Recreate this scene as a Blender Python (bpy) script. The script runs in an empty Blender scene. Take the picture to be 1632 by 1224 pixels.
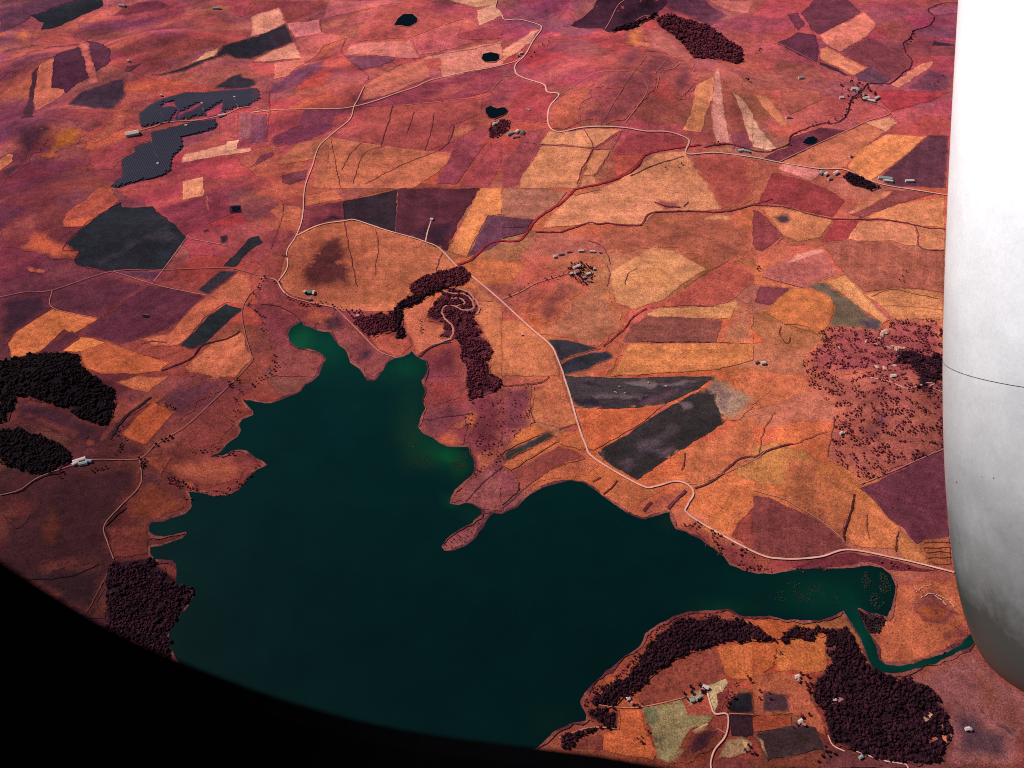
import bpy, bmesh, math, random
import numpy as np
from mathutils import Vector, noise
from mathutils.geometry import delaunay_2d_cdt

# ------------------------------------------------------------------ camera, sky, sun, exposure
sc = bpy.context.scene
col = sc.collection
ALT = 1800.0; PITCH = math.radians(46.0); FPX = 1500.0
cam_d = bpy.data.cameras.new("camera"); cam = bpy.data.objects.new("camera", cam_d); col.objects.link(cam)
cam.location = (0, 0, ALT); cam.rotation_euler = (math.pi/2-PITCH, 0, 0)
cam_d.sensor_width = 36.0; cam_d.lens = FPX*36.0/1632.0
cam_d.clip_start = 0.01; cam_d.clip_end = 90000
cam_d.dof.use_dof = True; cam_d.dof.focus_distance = 2600; cam_d.dof.aperture_fstop = 16.0
sc.camera = cam
SUN_EL = math.radians(43); SUN_AZ = math.radians(-62)   # azimuth measured from +Y towards +X: the sun stands ahead and to the left
w = bpy.data.worlds.new("World"); sc.world = w; w.use_nodes = True
nt = w.node_tree; bgn = nt.nodes["Background"]
sky = nt.nodes.new("ShaderNodeTexSky"); sky.sky_type = 'NISHITA'; sky.sun_disc = False
sky.sun_elevation = SUN_EL; sky.sun_rotation = SUN_AZ; sky.altitude = 1800; sky.dust_density = 2.0
nt.links.new(sky.outputs[0], bgn.inputs[0]); bgn.inputs[1].default_value = 0.07
sl = bpy.data.lights.new("sun", 'SUN'); sl.energy = 4.95; sl.angle = math.radians(0.5); sl.color = (1, .95, .88)
so = bpy.data.objects.new("sun", sl); col.objects.link(so)
sd = Vector((math.sin(SUN_AZ)*math.cos(SUN_EL), math.cos(SUN_AZ)*math.cos(SUN_EL), math.sin(SUN_EL)))
so.rotation_euler = sd.to_track_quat('Z', 'Y').to_euler(); so.location = (0, 0, ALT+50)
sc.view_settings.view_transform = 'Standard'; sc.view_settings.look = 'None'
sc.view_settings.exposure = 0.65; sc.view_settings.gamma = 1.0
sc.cycles.filter_width = 1.0; sc.cycles.max_bounces = 5; sc.cycles.use_denoising = False
rng = np.random.default_rng(7); random.seed(7)

# ------------------------------------------------------------------ helpers
ALB = 0.51
def lin(c, k=ALB):
    o = []
    for v in c[:3]:
        v = v/255.0
        v = v/12.92 if v <= 0.04045 else ((v+0.055)/1.055)**2.4
        o.append(v*k)
    return o
CF = np.array([0, math.cos(PITCH), -math.sin(PITCH)]); CU = np.array([0, math.sin(PITCH), math.cos(PITCH)])
def rays(px):
    px = np.asarray(px, float).reshape(-1, 2)
    d = CF[None] + ((px[:, :1]-816)/FPX)*np.array([[1., 0, 0]]) - ((px[:, 1:2]-612)/FPX)*CU[None]
    return d
def flat(px):
    d = rays(px); t = ALT/-d[:, 2]
    return d[:, :2]*t[:, None]
def T(i, j, pts, s=4.08, dy=0):
    p = np.array(pts, float).reshape(-1, 2)/s
    return p+np.array([i*400, j*300+dy])
def tag(o, label=None, cat=None, group=None, kind=None):
    if label: o['label'] = label
    if cat: o['category'] = cat
    if group: o['group'] = group
    if kind: o['kind'] = kind
    return o
def mesh_obj(name, V, F, mat, parent=None, smooth=False):
    me = bpy.data.meshes.new(name); me.from_pydata([tuple(v) for v in V], [], [tuple(f) for f in F])
    if mat is not None: me.materials.append(mat)
    if smooth: me.shade_smooth()
    o = bpy.data.objects.new(name, me); col.objects.link(o); o.parent = parent
    return o
def empty(name, loc, rz=0):
    o = bpy.data.objects.new(name, None); col.objects.link(o); o.location = loc; o.rotation_euler = (0, 0, rz); o.empty_display_size = 1
    return o

# ------------------------------------------------------------------ lake outline (photo pixels)
LAKE = [(300,1080),(278,1045),(268,1025),(270,1008),(283,988),(300,968),(311,947),(300,938),(283,935),(281,915),(281,900),(272,893),(258,892),(245,893),(241,885),(240,873),(255,871),(270,866),(290,860),(299,850),(296,848),(280,852),(262,856),(245,853),(238,848),(236,840),(243,833),(262,832),(275,826),(296,819),(305,808),(305,795),(300,785),(319,786),(343,792),(368,789),(382,781),(400,757),(426,741),(412,733),(416,741),(400,736),(400,722),(392,718),(382,717),(368,720),(353,727),(334,729),(348,724),(355,718),(360,710),(368,704),(379,697),(385,687),(382,676),(387,669),(400,664),(404,662),(403,657),(398,650),(390,643),(388,638),(400,639),(415,642),(432,643),(450,638),(465,631),(480,624),(488,614),(500,608),(508,598),(513,588),(520,572),(515,567),(508,562),(493,557),(478,556),(467,549),(460,541),(460,533),(464,524),(473,518),(480,513),(484,520),(494,522),(505,528),(525,530),(533,541),(540,550),(549,557),(554,567),(559,579),(571,588),(581,600),(585,608),(597,607),(605,600),(613,587),(618,578),(630,572),(641,570),(652,565),(656,560),(660,566),(666,570),(679,577),(681,589),(677,600),(671,607),(677,625),(673,639),(678,651),(670,666),(667,681),(673,691),(689,698),(701,708),(714,713),(730,714),(746,713),(753,732),(755,747),(750,759),(738,769),(724,781),(717,794),(716,803),(728,806),(743,802),(755,805),(768,813),(766,821),(753,833),(731,845),(711,860),(703,872),(706,878),(723,879),(741,872),(755,860),(768,845),(777,828),(786,819),(800,820),(825,808),(844,789),(864,778),(886,772),(908,767),(927,769),(947,781),(964,794),(986,811),(1008,823),(1028,829),(1045,823),(1066,817),(1068,828),(1077,843),(1094,849),(1116,862),(1136,874),(1153,889),(1163,900),(1180,908),(1205,915),(1235,915),(1270,908),(1310,907),(1350,906),(1385,903),(1405,905),(1420,918),(1428,935),(1425,953),(1420,972),(1413,984),(1401,981),(1385,977),(1366,969),(1368,976),(1375,990),(1385,1011),(1395,1030),(1400,1051),(1412,1060),(1433,1063),(1454,1058),(1478,1051),(1504,1043),(1528,1030),(1544,1015),(1570,992),(1610,975),(1610,988),(1575,1003),(1545,1031),(1518,1043),(1491,1058),(1465,1064),(1438,1072),(1420,1074),(1401,1072),(1388,1062),(1380,1038),(1369,1014),(1353,988),(1343,974),(1324,984),(1306,989),(1279,989),(1253,989),(1226,982),(1200,983),(1177,980),(1163,972),(1143,973),(1119,974),(1094,975),(1074,983),(1050,995),(1028,1010),(1020,1029),(1001,1044),(976,1061),(952,1083),(932,1103),(925,1118),(932,1140),(933,1149),(913,1152),(881,1167),(864,1184),(856,1191),(820,1215),(760,1290),(600,1330),(420,1300),(320,1180)]
LAKE.remove((416,741)); LAKE.remove((400,736)); LAKE.remove((400,722))
LW = flat(LAKE)

# ------------------------------------------------------------------ relief
def inside(P, poly):
    x, y = P[:, 0], P[:, 1]; r = np.zeros(len(P), bool); n = len(poly)
    for a in range(n):
        x1, y1 = poly[a]; x2, y2 = poly[a-1]
        if y1 == y2: continue
        c = ((y1 > y) != (y2 > y)) & (x < (x2-x1)*(y-y1)/(y2-y1)+x1)
        r ^= c
    return r
def dist_poly(P, poly, closed=True):
    d = np.full(len(P), 1e9); n = len(poly)
    for a in range(0 if closed else 1, n):
        A = poly[a-1]; B = poly[a]; AB = B-A; L = AB@AB+1e-9
        t = np.clip(((P-A)@AB)/L, 0, 1)
        d = np.minimum(d, np.hypot(*(P-A-t[:, None]*AB).T))
    return d
HILLS = [((985,165),95,300,330),((965,-30),260,330,260),((620,415),30,150,110),((510,420),18,110,120),((1060,450),24,150,110),((1450,650),60,170,150),((1300,690),14,120,90),
 ((80,110),60,260,170),((230,75),40,190,120),((60,330),45,200,150),((110,600),26,130,70),((205,380),24,120,80),((1150,150),28,120,230),((1310,60),35,240,160),((60,230),30,140,110),((340,70),28,150,90),
 ((1130,1130),14,90,60),((1483,975),14,45,35),((1250,850),10,120,70),((900,560),12,150,80),((700,60),25,260,190),((1420,30),30,220,160),((600,230),16,220,110),((300,500),14,120,50)]
HC = flat([h[0] for h in HILLS])
GX = np.arange(-2600, 2601, 20.0); GY = np.arange(300, 5601, 20.0)
def relief(P):
    z = np.zeros(len(P))
    for (c, (p, h, rx, ry)) in zip(HC, HILLS):
        z += h*np.exp(-((P[:, 0]-c[0])/rx)**2-((P[:, 1]-c[1])/ry)**2)
    gul = np.array([abs(noise.noise((x/85.0, y/260.0, 5.5))) for x, y in P])
    nz = np.array([noise.fractal((x/560.0, y/460.0, 3.3), 1.1, 2.0, 2) for x, y in P])
    left = np.clip((-P[:, 0]+0.15*P[:, 1]-200)/1200, 0, 1)
    far = np.clip((P[:, 1]-1500)/1800, 0, 1)
    z += nz*(6+34*left*far+12*far)
    cm_ = HC[1]; z -= (gul*60)*np.exp(-((P[:, 0]-cm_[0])/360)**2-((P[:, 1]-cm_[1])/420)**2)
    m = np.clip((np.where(inside(P, LW), 0, dist_poly(P, LW))-15)/230, 0, 1); m = m*m*(3-2*m)
    return z*m
gg = np.stack(np.meshgrid(GX, GY), -1).reshape(-1, 2)
HG = relief(gg).reshape(len(GY), len(GX))
def hz(P):
    P = np.asarray(P, float).reshape(-1, 2)
    fx = np.clip((P[:, 0]-GX[0])/20.0, 0, len(GX)-1.001); fy = np.clip((P[:, 1]-GY[0])/20.0, 0, len(GY)-1.001)
    i = fx.astype(int); j = fy.astype(int); u = fx-i; v = fy-j
    return (HG[j, i]*(1-u)+HG[j, i+1]*u)*(1-v)+(HG[j+1, i]*(1-u)+HG[j+1, i+1]*u)*v
def ground_pt(px):
    """where the sight lines of these photo pixels meet the hills"""
    d = rays(px); z = np.zeros(len(d))
    t = (ALT-260)/-d[:, 2]; dt = 4.0
    P = d[:, :2]*t[:, None]; tt = t.copy(); live = np.ones(len(d), bool)
    for _ in range(600):
        Q = d[:, :2]*tt[:, None]; g = ALT+d[:, 2]*tt-hz(Q)
        live = g > 0.05
        if not live.any(): break
        tt = np.where(live, tt+np.maximum(g*0.6, 0.2)/-d[:, 2]*1.0, tt)
    return d[:, :2]*tt[:, None]
def to_px(P):
    P = np.asarray(P, float); z = hz(P)-ALT
    f = P[:, 1]*CF[1]+z*CF[2]; u = P[:, 1]*CU[1]+z*CU[2]
    return np.stack([816+FPX*P[:, 0]/f, 612-FPX*u/f], -1)

# ------------------------------------------------------------------ soil tone of the open land: control tones interpolated over the plain
def sw_shade_gain(x, y):   # shade over the south west, painted into the earth colours
    return 1-.36*min(1, max(0, (420-x)/260))*min(1, max(0, (y-560)/160))
def far_gain(y):   # soil colours made paler by degrees towards the far fields
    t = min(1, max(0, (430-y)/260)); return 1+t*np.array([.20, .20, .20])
TONE = [(0,0,95,50,72),(150,60,160,75,75),(60,60,150,70,75),(300,30,160,70,75),(250,60,150,65,72),(380,60,165,75,75),(600,60,172,80,82),(500,120,172,80,72),(700,90,190,95,85),(740,20,185,85,85),
 (850,30,150,70,85),(900,70,165,75,80),(860,90,160,65,70),(950,90,170,80,72),(1200,30,165,75,80),(1100,10,160,75,85),(1250,110,165,75,70),(1400,60,160,72,72),(1500,60,140,62,75),(1500,170,160,75,80),
 (20,200,115,50,65),(80,140,150,72,70),(180,120,175,85,70),(150,200,165,75,65),(60,300,120,48,62),(150,300,150,65,62),(30,400,140,60,60),(250,330,155,60,68),(330,330,150,58,68),
 (420,230,170,78,72),(450,280,165,72,65),(420,340,155,62,68),(600,260,180,85,65),(560,290,185,90,65),(700,280,165,72,62),(640,160,160,70,70),(760,260,150,65,65),
 (840,130,155,60,66),(900,130,170,75,70),(1000,200,165,78,70),(1100,180,170,80,70),(1180,120,190,95,80),(1250,190,180,88,72),(1300,150,165,72,65),(1250,280,190,95,75),(1450,200,175,80,80),
 (820,340,180,100,75),(900,400,195,110,78),(850,420,195,108,75),(980,380,180,98,72),(1000,450,205,120,80),(1100,400,178,92,68),(1150,340,185,95,70),(1050,520,185,100,70),(1200,450,195,105,75),
 (1280,480,205,110,75),(1400,420,180,90,72),(1450,380,200,110,80),(1480,480,215,125,85),(1150,480,190,100,72),(1250,600,200,105,72),(1200,560,205,110,72),(1300,640,205,112,78),(1200,700,212,120,78),(1250,760,210,118,75),
 (1100,750,208,118,75),(1150,830,205,115,72),(1350,800,200,110,70),(1420,850,205,115,75),(1380,700,180,95,75),(1450,640,160,80,75),(1480,760,110,52,62),(1300,880,120,48,52),(1180,890,120,50,58),
 (820,560,200,112,72),(860,680,200,110,75),(960,640,200,100,62),(900,750,195,100,65),(1000,790,195,100,65),(1060,790,180,90,65),(780,480,175,90,72),(780,430,195,110,75),(820,500,195,100,68),
 (560,380,205,112,75),(700,470,190,105,70),(460,500,150,70,65),(430,560,145,68,68),(440,610,150,72,65),(400,700,120,50,48),(360,650,115,50,48),(300,640,125,58,55),(560,520,150,70,68),(720,620,140,65,68),(700,680,135,65,65),
 (760,680,135,62,66),(800,660,140,65,70),(780,780,140,70,70),(740,860,150,75,70),(700,560,140,60,62),(640,540,165,80,65),(100,420,115,50,60),(50,450,95,42,52),(150,480,110,48,58),(60,520,95,45,52),
 (200,540,165,78,58),(250,560,155,75,58),(340,540,170,82,60),(380,470,185,90,70),(330,420,165,70,62),(160,640,80,35,42),(100,680,95,42,42),(20,780,85,40,40),(100,800,70,34,38),(180,770,80,38,42),(250,750,120,55,48),
 (250,800,130,60,42),(150,860,62,30,34),(30,850,75,35,36),(50,900,65,30,34),(150,930,55,28,34),(220,850,115,50,45),(350,740,150,68,58),
 (1150,1060,150,75,50),(1250,1010,190,95,58),(1230,1070,185,90,50),(1050,1060,140,65,48),(950,1170,130,62,45),(1050,1200,120,55,42),(1000,1120,170,80,48),(1330,1150,110,50,42),(1450,1020,180,90,62),(1500,960,170,82,58),
 (1500,1100,140,78,72),(1560,1130,125,65,60),(1520,1200,110,58,55),(1600,1180,130,62,52),(1400,1210,105,52,48),(1250,1190,125,60,45),(1200,1210,130,55,42),(1080,990,140,62,52)]
TP = flat([t[:2] for t in TONE]); TC = np.array([np.array(lin(t[2:]))*far_gain(t[1])*sw_shade_gain(t[0], t[1]) for t in TONE])
TPl = np.stack([TP[:, 0], TP[:, 1]*0.8], -1)
def tone(P):
    P = np.asarray(P, float); out = np.zeros((len(P), 3)); Pl = P*np.array([1, .8])
    for a in range(0, len(P), 4000):
        D = ((Pl[a:a+4000, None]-TPl[None])**2).sum(-1); sig = (60+0.045*Pl[a:a+4000, 1:2])**2
        W = 1/(D+sig*0.25)**1.6
        out[a:a+4000] = (W@TC)/W.sum(1, keepdims=True)
    return out
# large soft patches of darker or paler soil: centre px, radii px, angle, multiplier, strength
BLOB = [(512,422,72,64,20,(.56,.45,.53),.9),(505,450,30,35,0,(.7,.65,.8),.5),(1003,110,30,40,35,(.6,.6,.9),.0),(1050,130,40,22,-40,(.8,.75,.9),.5),(890,500,40,22,30,(.8,.6,.7),.5),(870,460,30,18,-20,(.82,.62,.75),.5),
 (1045,455,60,40,-15,(1.15,1.2,1.1),.6),(660,480,60,40,0,(1.12,1.12,1.0),.5),(560,380,25,45,0,(1.15,1.15,1.0),.4),(640,375,50,20,0,(1.1,1.05,1.0),.4),(1330,720,60,50,0,(1.05,1.05,1.0),.4),(1280,760,35,50,-10,(.78,.72,.75),.5),
 (1320,560,60,30,0,(.95,.9,.9),.5),(1400,650,20,40,25,(.6,.55,.75),.6),(1440,640,50,14,-35,(1.35,1.35,1.3),.5),(1350,690,25,35,0,(1.2,1.15,1.1),.4),(900,650,40,40,0,(1.0,1.0,1.0),0),(880,640,18,14,0,(.8,.62,.7),.7),
 (570,560,26,18,40,(.6,.6,.8),.8),(530,515,24,18,10,(.4,.45,.8),0),(700,625,20,30,0,(.85,.8,.95),.5),(690,590,20,14,0,(.75,.75,.9),.5),(720,700,14,14,0,(1.3,1.3,1.1),.6),(740,670,20,12,-30,(1.25,1.25,1.05),.5),
 (100,50,60,18,-15,(1.3,1.3,1.1),.4),(230,170,60,20,-30,(1.15,1.1,1.0),.4),(60,80,60,10,-15,(.6,.6,.8),.5),(20,150,40,30,0,(.75,.7,.85),.5),(40,230,50,30,-30,(.55,.5,.7),.6),(60,290,70,25,-25,(.8,.75,.85),.4),(30,330,50,25,0,(.62,.55,.75),.6),
 (110,270,60,12,-25,(1.3,1.3,1.0),.5),(170,235,50,10,-30,(.75,.7,.85),.4),(180,40,60,10,-12,(.85,.8,.95),.5),(250,90,50,9,-15,(.75,.7,.9),.5),(330,25,60,10,-10,(1.15,1.1,1.0),.4),(120,400,80,20,0,(.85,.8,.9),.4),(40,480,60,30,-30,(.62,.6,.75),.5),
 (200,430,60,25,-20,(1.25,1.2,1.1),.3),(230,470,60,20,-30,(.8,.75,.85),.4),(880,20,20,60,30,(.8,.8,1.0),.4),(830,60,30,30,0,(.95,.95,1.1),.4),(1240,40,40,20,-30,(.85,.8,.95),.4),(1350,40,60,15,-30,(1.2,1.15,1.1),.3),
 (1420,100,30,20,0,(.9,.8,.9),.4),(1150,60,40,20,0,(.9,.9,1.05),.4),(1040,560,60,10,-8,(1.15,1.2,1.1),.5),(1250,520,40,30,0,(1.05,1.0,.95),.4),(1150,640,30,20,-35,(1.0,1.0,1.0),0),(120,820,60,40,0,(.82,.8,.85),.4),
 (260,820,22,14,0,(1.3,1.25,1.0),.6),(90,920,20,20,0,(1.5,1.3,1.1),.5),(70,860,20,26,30,(1.3,1.2,1.0),.4),(1260,1040,30,16,0,(1.12,1.15,1.05),.5),(1090,1040,30,16,-20,(.85,.8,.85),.4),(1500,1120,50,40,0,(.85,.85,1.0),.4),
 (1390,1040,20,20,0,(1,1,1),0),(1465,1035,60,20,-10,(1.1,1.1,1.0),.5),(1525,1010,20,18,0,(.65,.55,.7),.7),(1080,80,50,30,0,(1.1,1.1,1.05),.3),(860,250,40,20,0,(1.05,1.05,1.0),.3),(420,410,25,14,0,(1.1,1.05,1),.4)]
BC = flat([b[:2] for b in BLOB])
def streak(P, C, amt=1.0, pale=1.0):
    # long bands of darker violet and paler earth drawn out along the slopes of the north west
    a = math.radians(33); ca, sa = math.cos(a), math.sin(a)
    wt = np.clip((-P[:, 0]-50+.25*(P[:, 1]-1500))/900, 0, 1)*np.clip((P[:, 1]-1900)/900, .25, 1)+.25*np.clip((P[:, 1]-2600)/900, 0, 1)
    wt = np.clip(wt, 0, 1)
    v = np.array([noise.fractal(((x*ca+y*sa)/520.0, (-x*sa+y*ca)/105.0, 8.1), .9, 2.0, 4) for x, y in P])
    dk = np.clip((v-.02)*2.6, 0, 1)*wt*amt; lt = np.clip((-v-.12)*2.4, 0, 1)*wt*pale*amt
    C = C*(1-(dk*.5)[:, None])+np.array(lin((84,38,60)))*(dk*.5)[:, None]
    return C*(1-(lt*.6)[:, None])+np.array(lin((208,108,82)))*(lt*.6)[:, None]
def blobmul(P):
    out = np.ones((len(P), 3))
    for c, b in zip(BC, BLOB):
        if b[6] == 0: continue
        rng_ = math.hypot(*c); k = math.hypot(rng_, ALT)/FPX; ky = k*math.hypot(rng_, ALT)/ALT
        q = (P-c)/np.array([k, -ky]); a = math.radians(b[4])
        qx = q[:, 0]*math.cos(a)+q[:, 1]*math.sin(a); qy = -q[:, 0]*math.sin(a)+q[:, 1]*math.cos(a)
        g = np.exp(-((qx/b[2])**2+(qy/b[3])**2))*b[6]
        out *= 1+g[:, None]*(np.array(b[5])-1)
    return out

# ------------------------------------------------------------------ materials
def new_mat(name):
    m = bpy.data.materials.new(name); m.use_nodes = True
    n = m.node_tree.nodes; l = m.node_tree.links; return m, n, l, n["Principled BSDF"]
def N(n, t, **k):
    x = n.new(t)
    for a, b in k.items(): setattr(x, a, b)
    return x
def noise_node(n, l, vec, scale, detail, rough=.6):
    x = N(n, "ShaderNodeTexNoise"); x.inputs['Scale'].default_value = scale; x.inputs['Detail'].default_value = detail; x.inputs['Roughness'].default_value = rough
    l.new(vec, x.inputs['Vector']); return x
def rng_node(n, l, src, a0, a1, b0, b1):
    x = N(n, "ShaderNodeMapRange"); x.inputs[1].default_value = a0; x.inputs[2].default_value = a1; x.inputs[3].default_value = b0; x.inputs[4].default_value = b1
    l.new(src, x.inputs[0]); return x.outputs[0]
def math_node(n, l, op, a, b):
    x = N(n, "ShaderNodeMath", operation=op)
    for i, v in enumerate((a, b)):
        if isinstance(v, (int, float)): x.inputs[i].default_value = v
        else: l.new(v, x.inputs[i])
    return x.outputs[0]
def mixmul(n, l, c, vals):
    for v in vals:
        x = N(n, "ShaderNodeVectorMath", operation='SCALE'); l.new(c, x.inputs[0]); l.new(v, x.inputs['Scale']); c = x.outputs[0]
    return c
def make_soil(name="dry_soil", parcels=False):
    m, n, l, b = new_mat(name)
    at = N(n, "ShaderNodeAttribute", attribute_name="soil"); fu = N(n, "ShaderNodeAttribute", attribute_name="furrow")
    g = N(n, "ShaderNodeNewGeometry"); P = g.outputs['Position']
    n1 = noise_node(n, l, P, 1/90, 6, .62); n2 = noise_node(n, l, P, 1/3.2, 3, .7); n3 = noise_node(n, l, P, 1/22, 5, .7); n4 = noise_node(n, l, P, 1/7.0, 4, .75)
    v1 = rng_node(n, l, n1.outputs[0], .34, .66, .74, 1.28); v2 = rng_node(n, l, n2.outputs[0], .32, .68, .46, 1.56); v3 = rng_node(n, l, n3.outputs[0], .33, .67, .74, 1.26)
    v4 = rng_node(n, l, n4.outputs[0], .54, .66, 1.0, .58)
    # furrows
    dot = N(n, "ShaderNodeVectorMath", operation='DOT_PRODUCT'); l.new(P, dot.inputs[0]); l.new(fu.outputs['Vector'], dot.inputs[1])
    wob = math_node(n, l, 'MULTIPLY', n3.outputs[0], 5.0); s = math_node(n, l, 'SINE', math_node(n, l, 'ADD', dot.outputs['Value'], wob), 0.0)
    ln = N(n, "ShaderNodeVectorMath", operation='LENGTH'); l.new(fu.outputs['Vector'], ln.inputs[0])
    s2 = math_node(n, l, 'MULTIPLY', s, n1.outputs[0]); vf = rng_node(n, l, math_node(n, l, 'MULTIPLY', s2, math_node(n, l, 'GREATER_THAN', ln.outputs['Value'], 0.01)), -1, 1, .93, 1.07)
    dw = math_node(n, l, 'ADD', math_node(n, l, 'MULTIPLY', dot.outputs['Value'], .17), math_node(n, l, 'MULTIPLY', n1.outputs[0], 1.6)); sb = math_node(n, l, 'SINE', dw, 0.0)
    vb = rng_node(n, l, math_node(n, l, 'MULTIPLY', sb, math_node(n, l, 'GREATER_THAN', ln.outputs['Value'], 0.01)), -.35, .35, .94, 1.06)
    c = mixmul(n, l, at.outputs['Color'], [v1, v2, v3, v4, vf, vb])
    if parcels:   # unfenced holdings: each plot of the open land has a soil of its own
        wv = noise_node(n, l, P, 1/260.0, 3); wsc = N(n, "ShaderNodeVectorMath", operation='SCALE'); l.new(wv.outputs['Color'], wsc.inputs[0]); wsc.inputs['Scale'].default_value = 90
        ad = N(n, "ShaderNodeVectorMath", operation='ADD'); l.new(P, ad.inputs[0]); l.new(wsc.outputs[0], ad.inputs[1])
        mp = N(n, "ShaderNodeMapping"); mp.inputs['Rotation'].default_value = (0, 0, .45); mp.inputs['Scale'].default_value = (1/215.0, 1/120.0, 0); l.new(ad.outputs[0], mp.inputs[0])
        vo = N(n, "ShaderNodeTexVoronoi"); vo.voronoi_dimensions = '2D'; vo.distance = 'CHEBYCHEV'; vo.inputs['Scale'].default_value = 1.0; vo.inputs['Randomness'].default_value = .85; l.new(mp.outputs[0], vo.inputs['Vector'])
        sp = N(n, "ShaderNodeSeparateColor"); l.new(vo.outputs['Color'], sp.inputs[0])
        cm = N(n, "ShaderNodeCombineXYZ"); l.new(rng_node(n, l, sp.outputs[0], 0, 1, .76, 1.20), cm.inputs[0]); l.new(rng_node(n, l, sp.outputs[1], 0, 1, .80, 1.15), cm.inputs[1]); l.new(rng_node(n, l, sp.outputs[2], 0, 1, .78, 1.30), cm.inputs[2])
        mu = N(n, "ShaderNodeVectorMath", operation='MULTIPLY'); l.new(c, mu.inputs[0]); l.new(cm.outputs[0], mu.inputs[1]); c = mu.outputs[0]
        ve = N(n, "ShaderNodeTexVoronoi"); ve.voronoi_dimensions = '2D'; ve.feature = 'F2'; ve.distance = 'CHEBYCHEV'; ve.inputs['Scale'].default_value = 1.0; ve.inputs['Randomness'].default_value = .85; l.new(mp.outputs[0], ve.inputs['Vector'])
        ed = math_node(n, l, 'SUBTRACT', ve.outputs['Distance'], vo.outputs['Distance'])
        c = mixmul(n, l, c, [rng_node(n, l, math_node(n, l, 'ADD', ed, math_node(n, l, 'MULTIPLY', n3.outputs[0], .02)), .008, .03, .62, 1.0)])
    # redder / browner drift
    hu = N(n, "ShaderNodeVectorMath", operation='MULTIPLY'); mx = N(n, "ShaderNodeMix", data_type='RGBA')
    n5 = noise_node(n, l, P, 1/38, 6, .75); n6 = noise_node(n, l, P, 1/4.5, 2, .6)
    l.new(rng_node(n, l, math_node(n, l, 'ADD', math_node(n, l, 'MULTIPLY', n5.outputs[0], .6), math_node(n, l, 'MULTIPLY', n6.outputs[0], .4)), .38, .62, 0, 1), mx.inputs[0])
    mx.inputs[6].default_value = (1.05, 1.08, .98, 1); mx.inputs[7].default_value = (.98, .88, 1.09, 1)
    l.new(c, hu.inputs[0]); l.new(mx.outputs[2], hu.inputs[1]); l.new(hu.outputs[0], b.inputs['Base Color'])
    b.inputs['Roughness'].default_value = 1.0; b.inputs['Specular IOR Level'].default_value = 0.05
    bp = N(n, "ShaderNodeBump"); bp.inputs['Strength'].default_value = .35; bp.inputs['Distance'].default_value = 3.0
    l.new(n3.outputs[0], bp.inputs['Height']); l.new(bp.outputs[0], b.inputs['Normal'])
    return m
M_SOIL = make_soil(); M_PLAIN = make_soil("open_soil", True)
def simple(name, c, rough=.8, var=.25, sc_=.5, spec=.2, k=ALB, rel=False):
    m, n, l, b = new_mat(name)
    if rel: tc = N(n, "ShaderNodeTexCoord"); P = tc.outputs['Object']
    else: P = N(n, "ShaderNodeNewGeometry").outputs['Position']
    nn = noise_node(n, l, P, sc_, 4); rgb = N(n, "ShaderNodeRGB"); rgb.outputs[0].default_value = (*lin(c, k), 1)
    cc = mixmul(n, l, rgb.outputs[0], [rng_node(n, l, nn.outputs[0], .3, .7, 1-var, 1+var)])
    l.new(cc, b.inputs['Base Color']); b.inputs['Roughness'].default_value = rough; b.inputs['Specular IOR Level'].default_value = spec
    return m
def make_foliage(name, c1, c2):
    m, n, l, b = new_mat(name)
    ge = N(n, "ShaderNodeNewGeometry"); P = ge.outputs['Position']; isl = math_node(n, l, 'MULTIPLY', ge.outputs['Random Per Island'], .5)
    nn = noise_node(n, l, P, 1/8.0, 4); n2 = noise_node(n, l, P, 1/40.0, 3)
    mx = N(n, "ShaderNodeMix", data_type='RGBA'); l.new(rng_node(n, l, math_node(n, l, 'ADD', isl, math_node(n, l, 'ADD', nn.outputs[0], math_node(n, l, 'MULTIPLY', n2.outputs[0], .8))), .75, 1.45, 0, 1), mx.inputs[0])
    mx.inputs[6].default_value = (*lin(c1), 1); mx.inputs[7].default_value = (*lin(c2), 1)
    l.new(mx.outputs[2], b.inputs['Base Color']); b.inputs['Roughness'].default_value = .9; b.inputs['Specular IOR Level'].default_value = .05
    return m
M_DARKF = make_foliage("dark_foliage", (40,17,28), (124,50,62))
M_BLACKF = make_foliage("black_foliage", (14,8,15), (66,29,40))
M_NIGHTF = make_foliage("shadowy_foliage", (7,4,10), (36,17,24))
M_REDF = make_foliage("red_brown_foliage", (78,30,44), (140,56,64))
M_WEED = make_foliage("water_weed", (22,50,38), (70,60,50))
M_TRUNK = simple("bark", (70,45,45))
M_ROAD = simple("chalky_road", (222,160,145), var=.18, sc_=.05, k=.55)
M_TRACK = simple("dirt_track", (195,120,105), var=.25, sc_=.05)
M_FAINT = simple("worn_track", (150,88,80), var=.35, sc_=.04)
M_HEDGE = simple("ditch_scrub", (112,42,54), var=.4, sc_=.15)
M_WALL = simple("plaster_wall", (225,190,180), var=.15, sc_=.3)
M_ROOFR = simple("tiled_roof", (185,110,105), var=.3, sc_=.4)
M_ROOFW = simple("white_sheet_roof", (215,190,182), var=.25, sc_=.3, k=.5)
M_ROOFG = simple("grey_sheet_roof", (140,150,155), var=.2, sc_=.3)
M_DOOR = simple("dark_opening", (40,32,40))
M_PANEL = simple("solar_glass", (38,34,56), rough=.8, var=.35, sc_=.25, spec=.1)
M_FRAME = simple("panel_stand", (120,110,125))
M_ROCK = simple("pale_rock", (205,150,130), var=.25, sc_=.3)
M_GREENH = simple("green_cover", (60,110,95))
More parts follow.
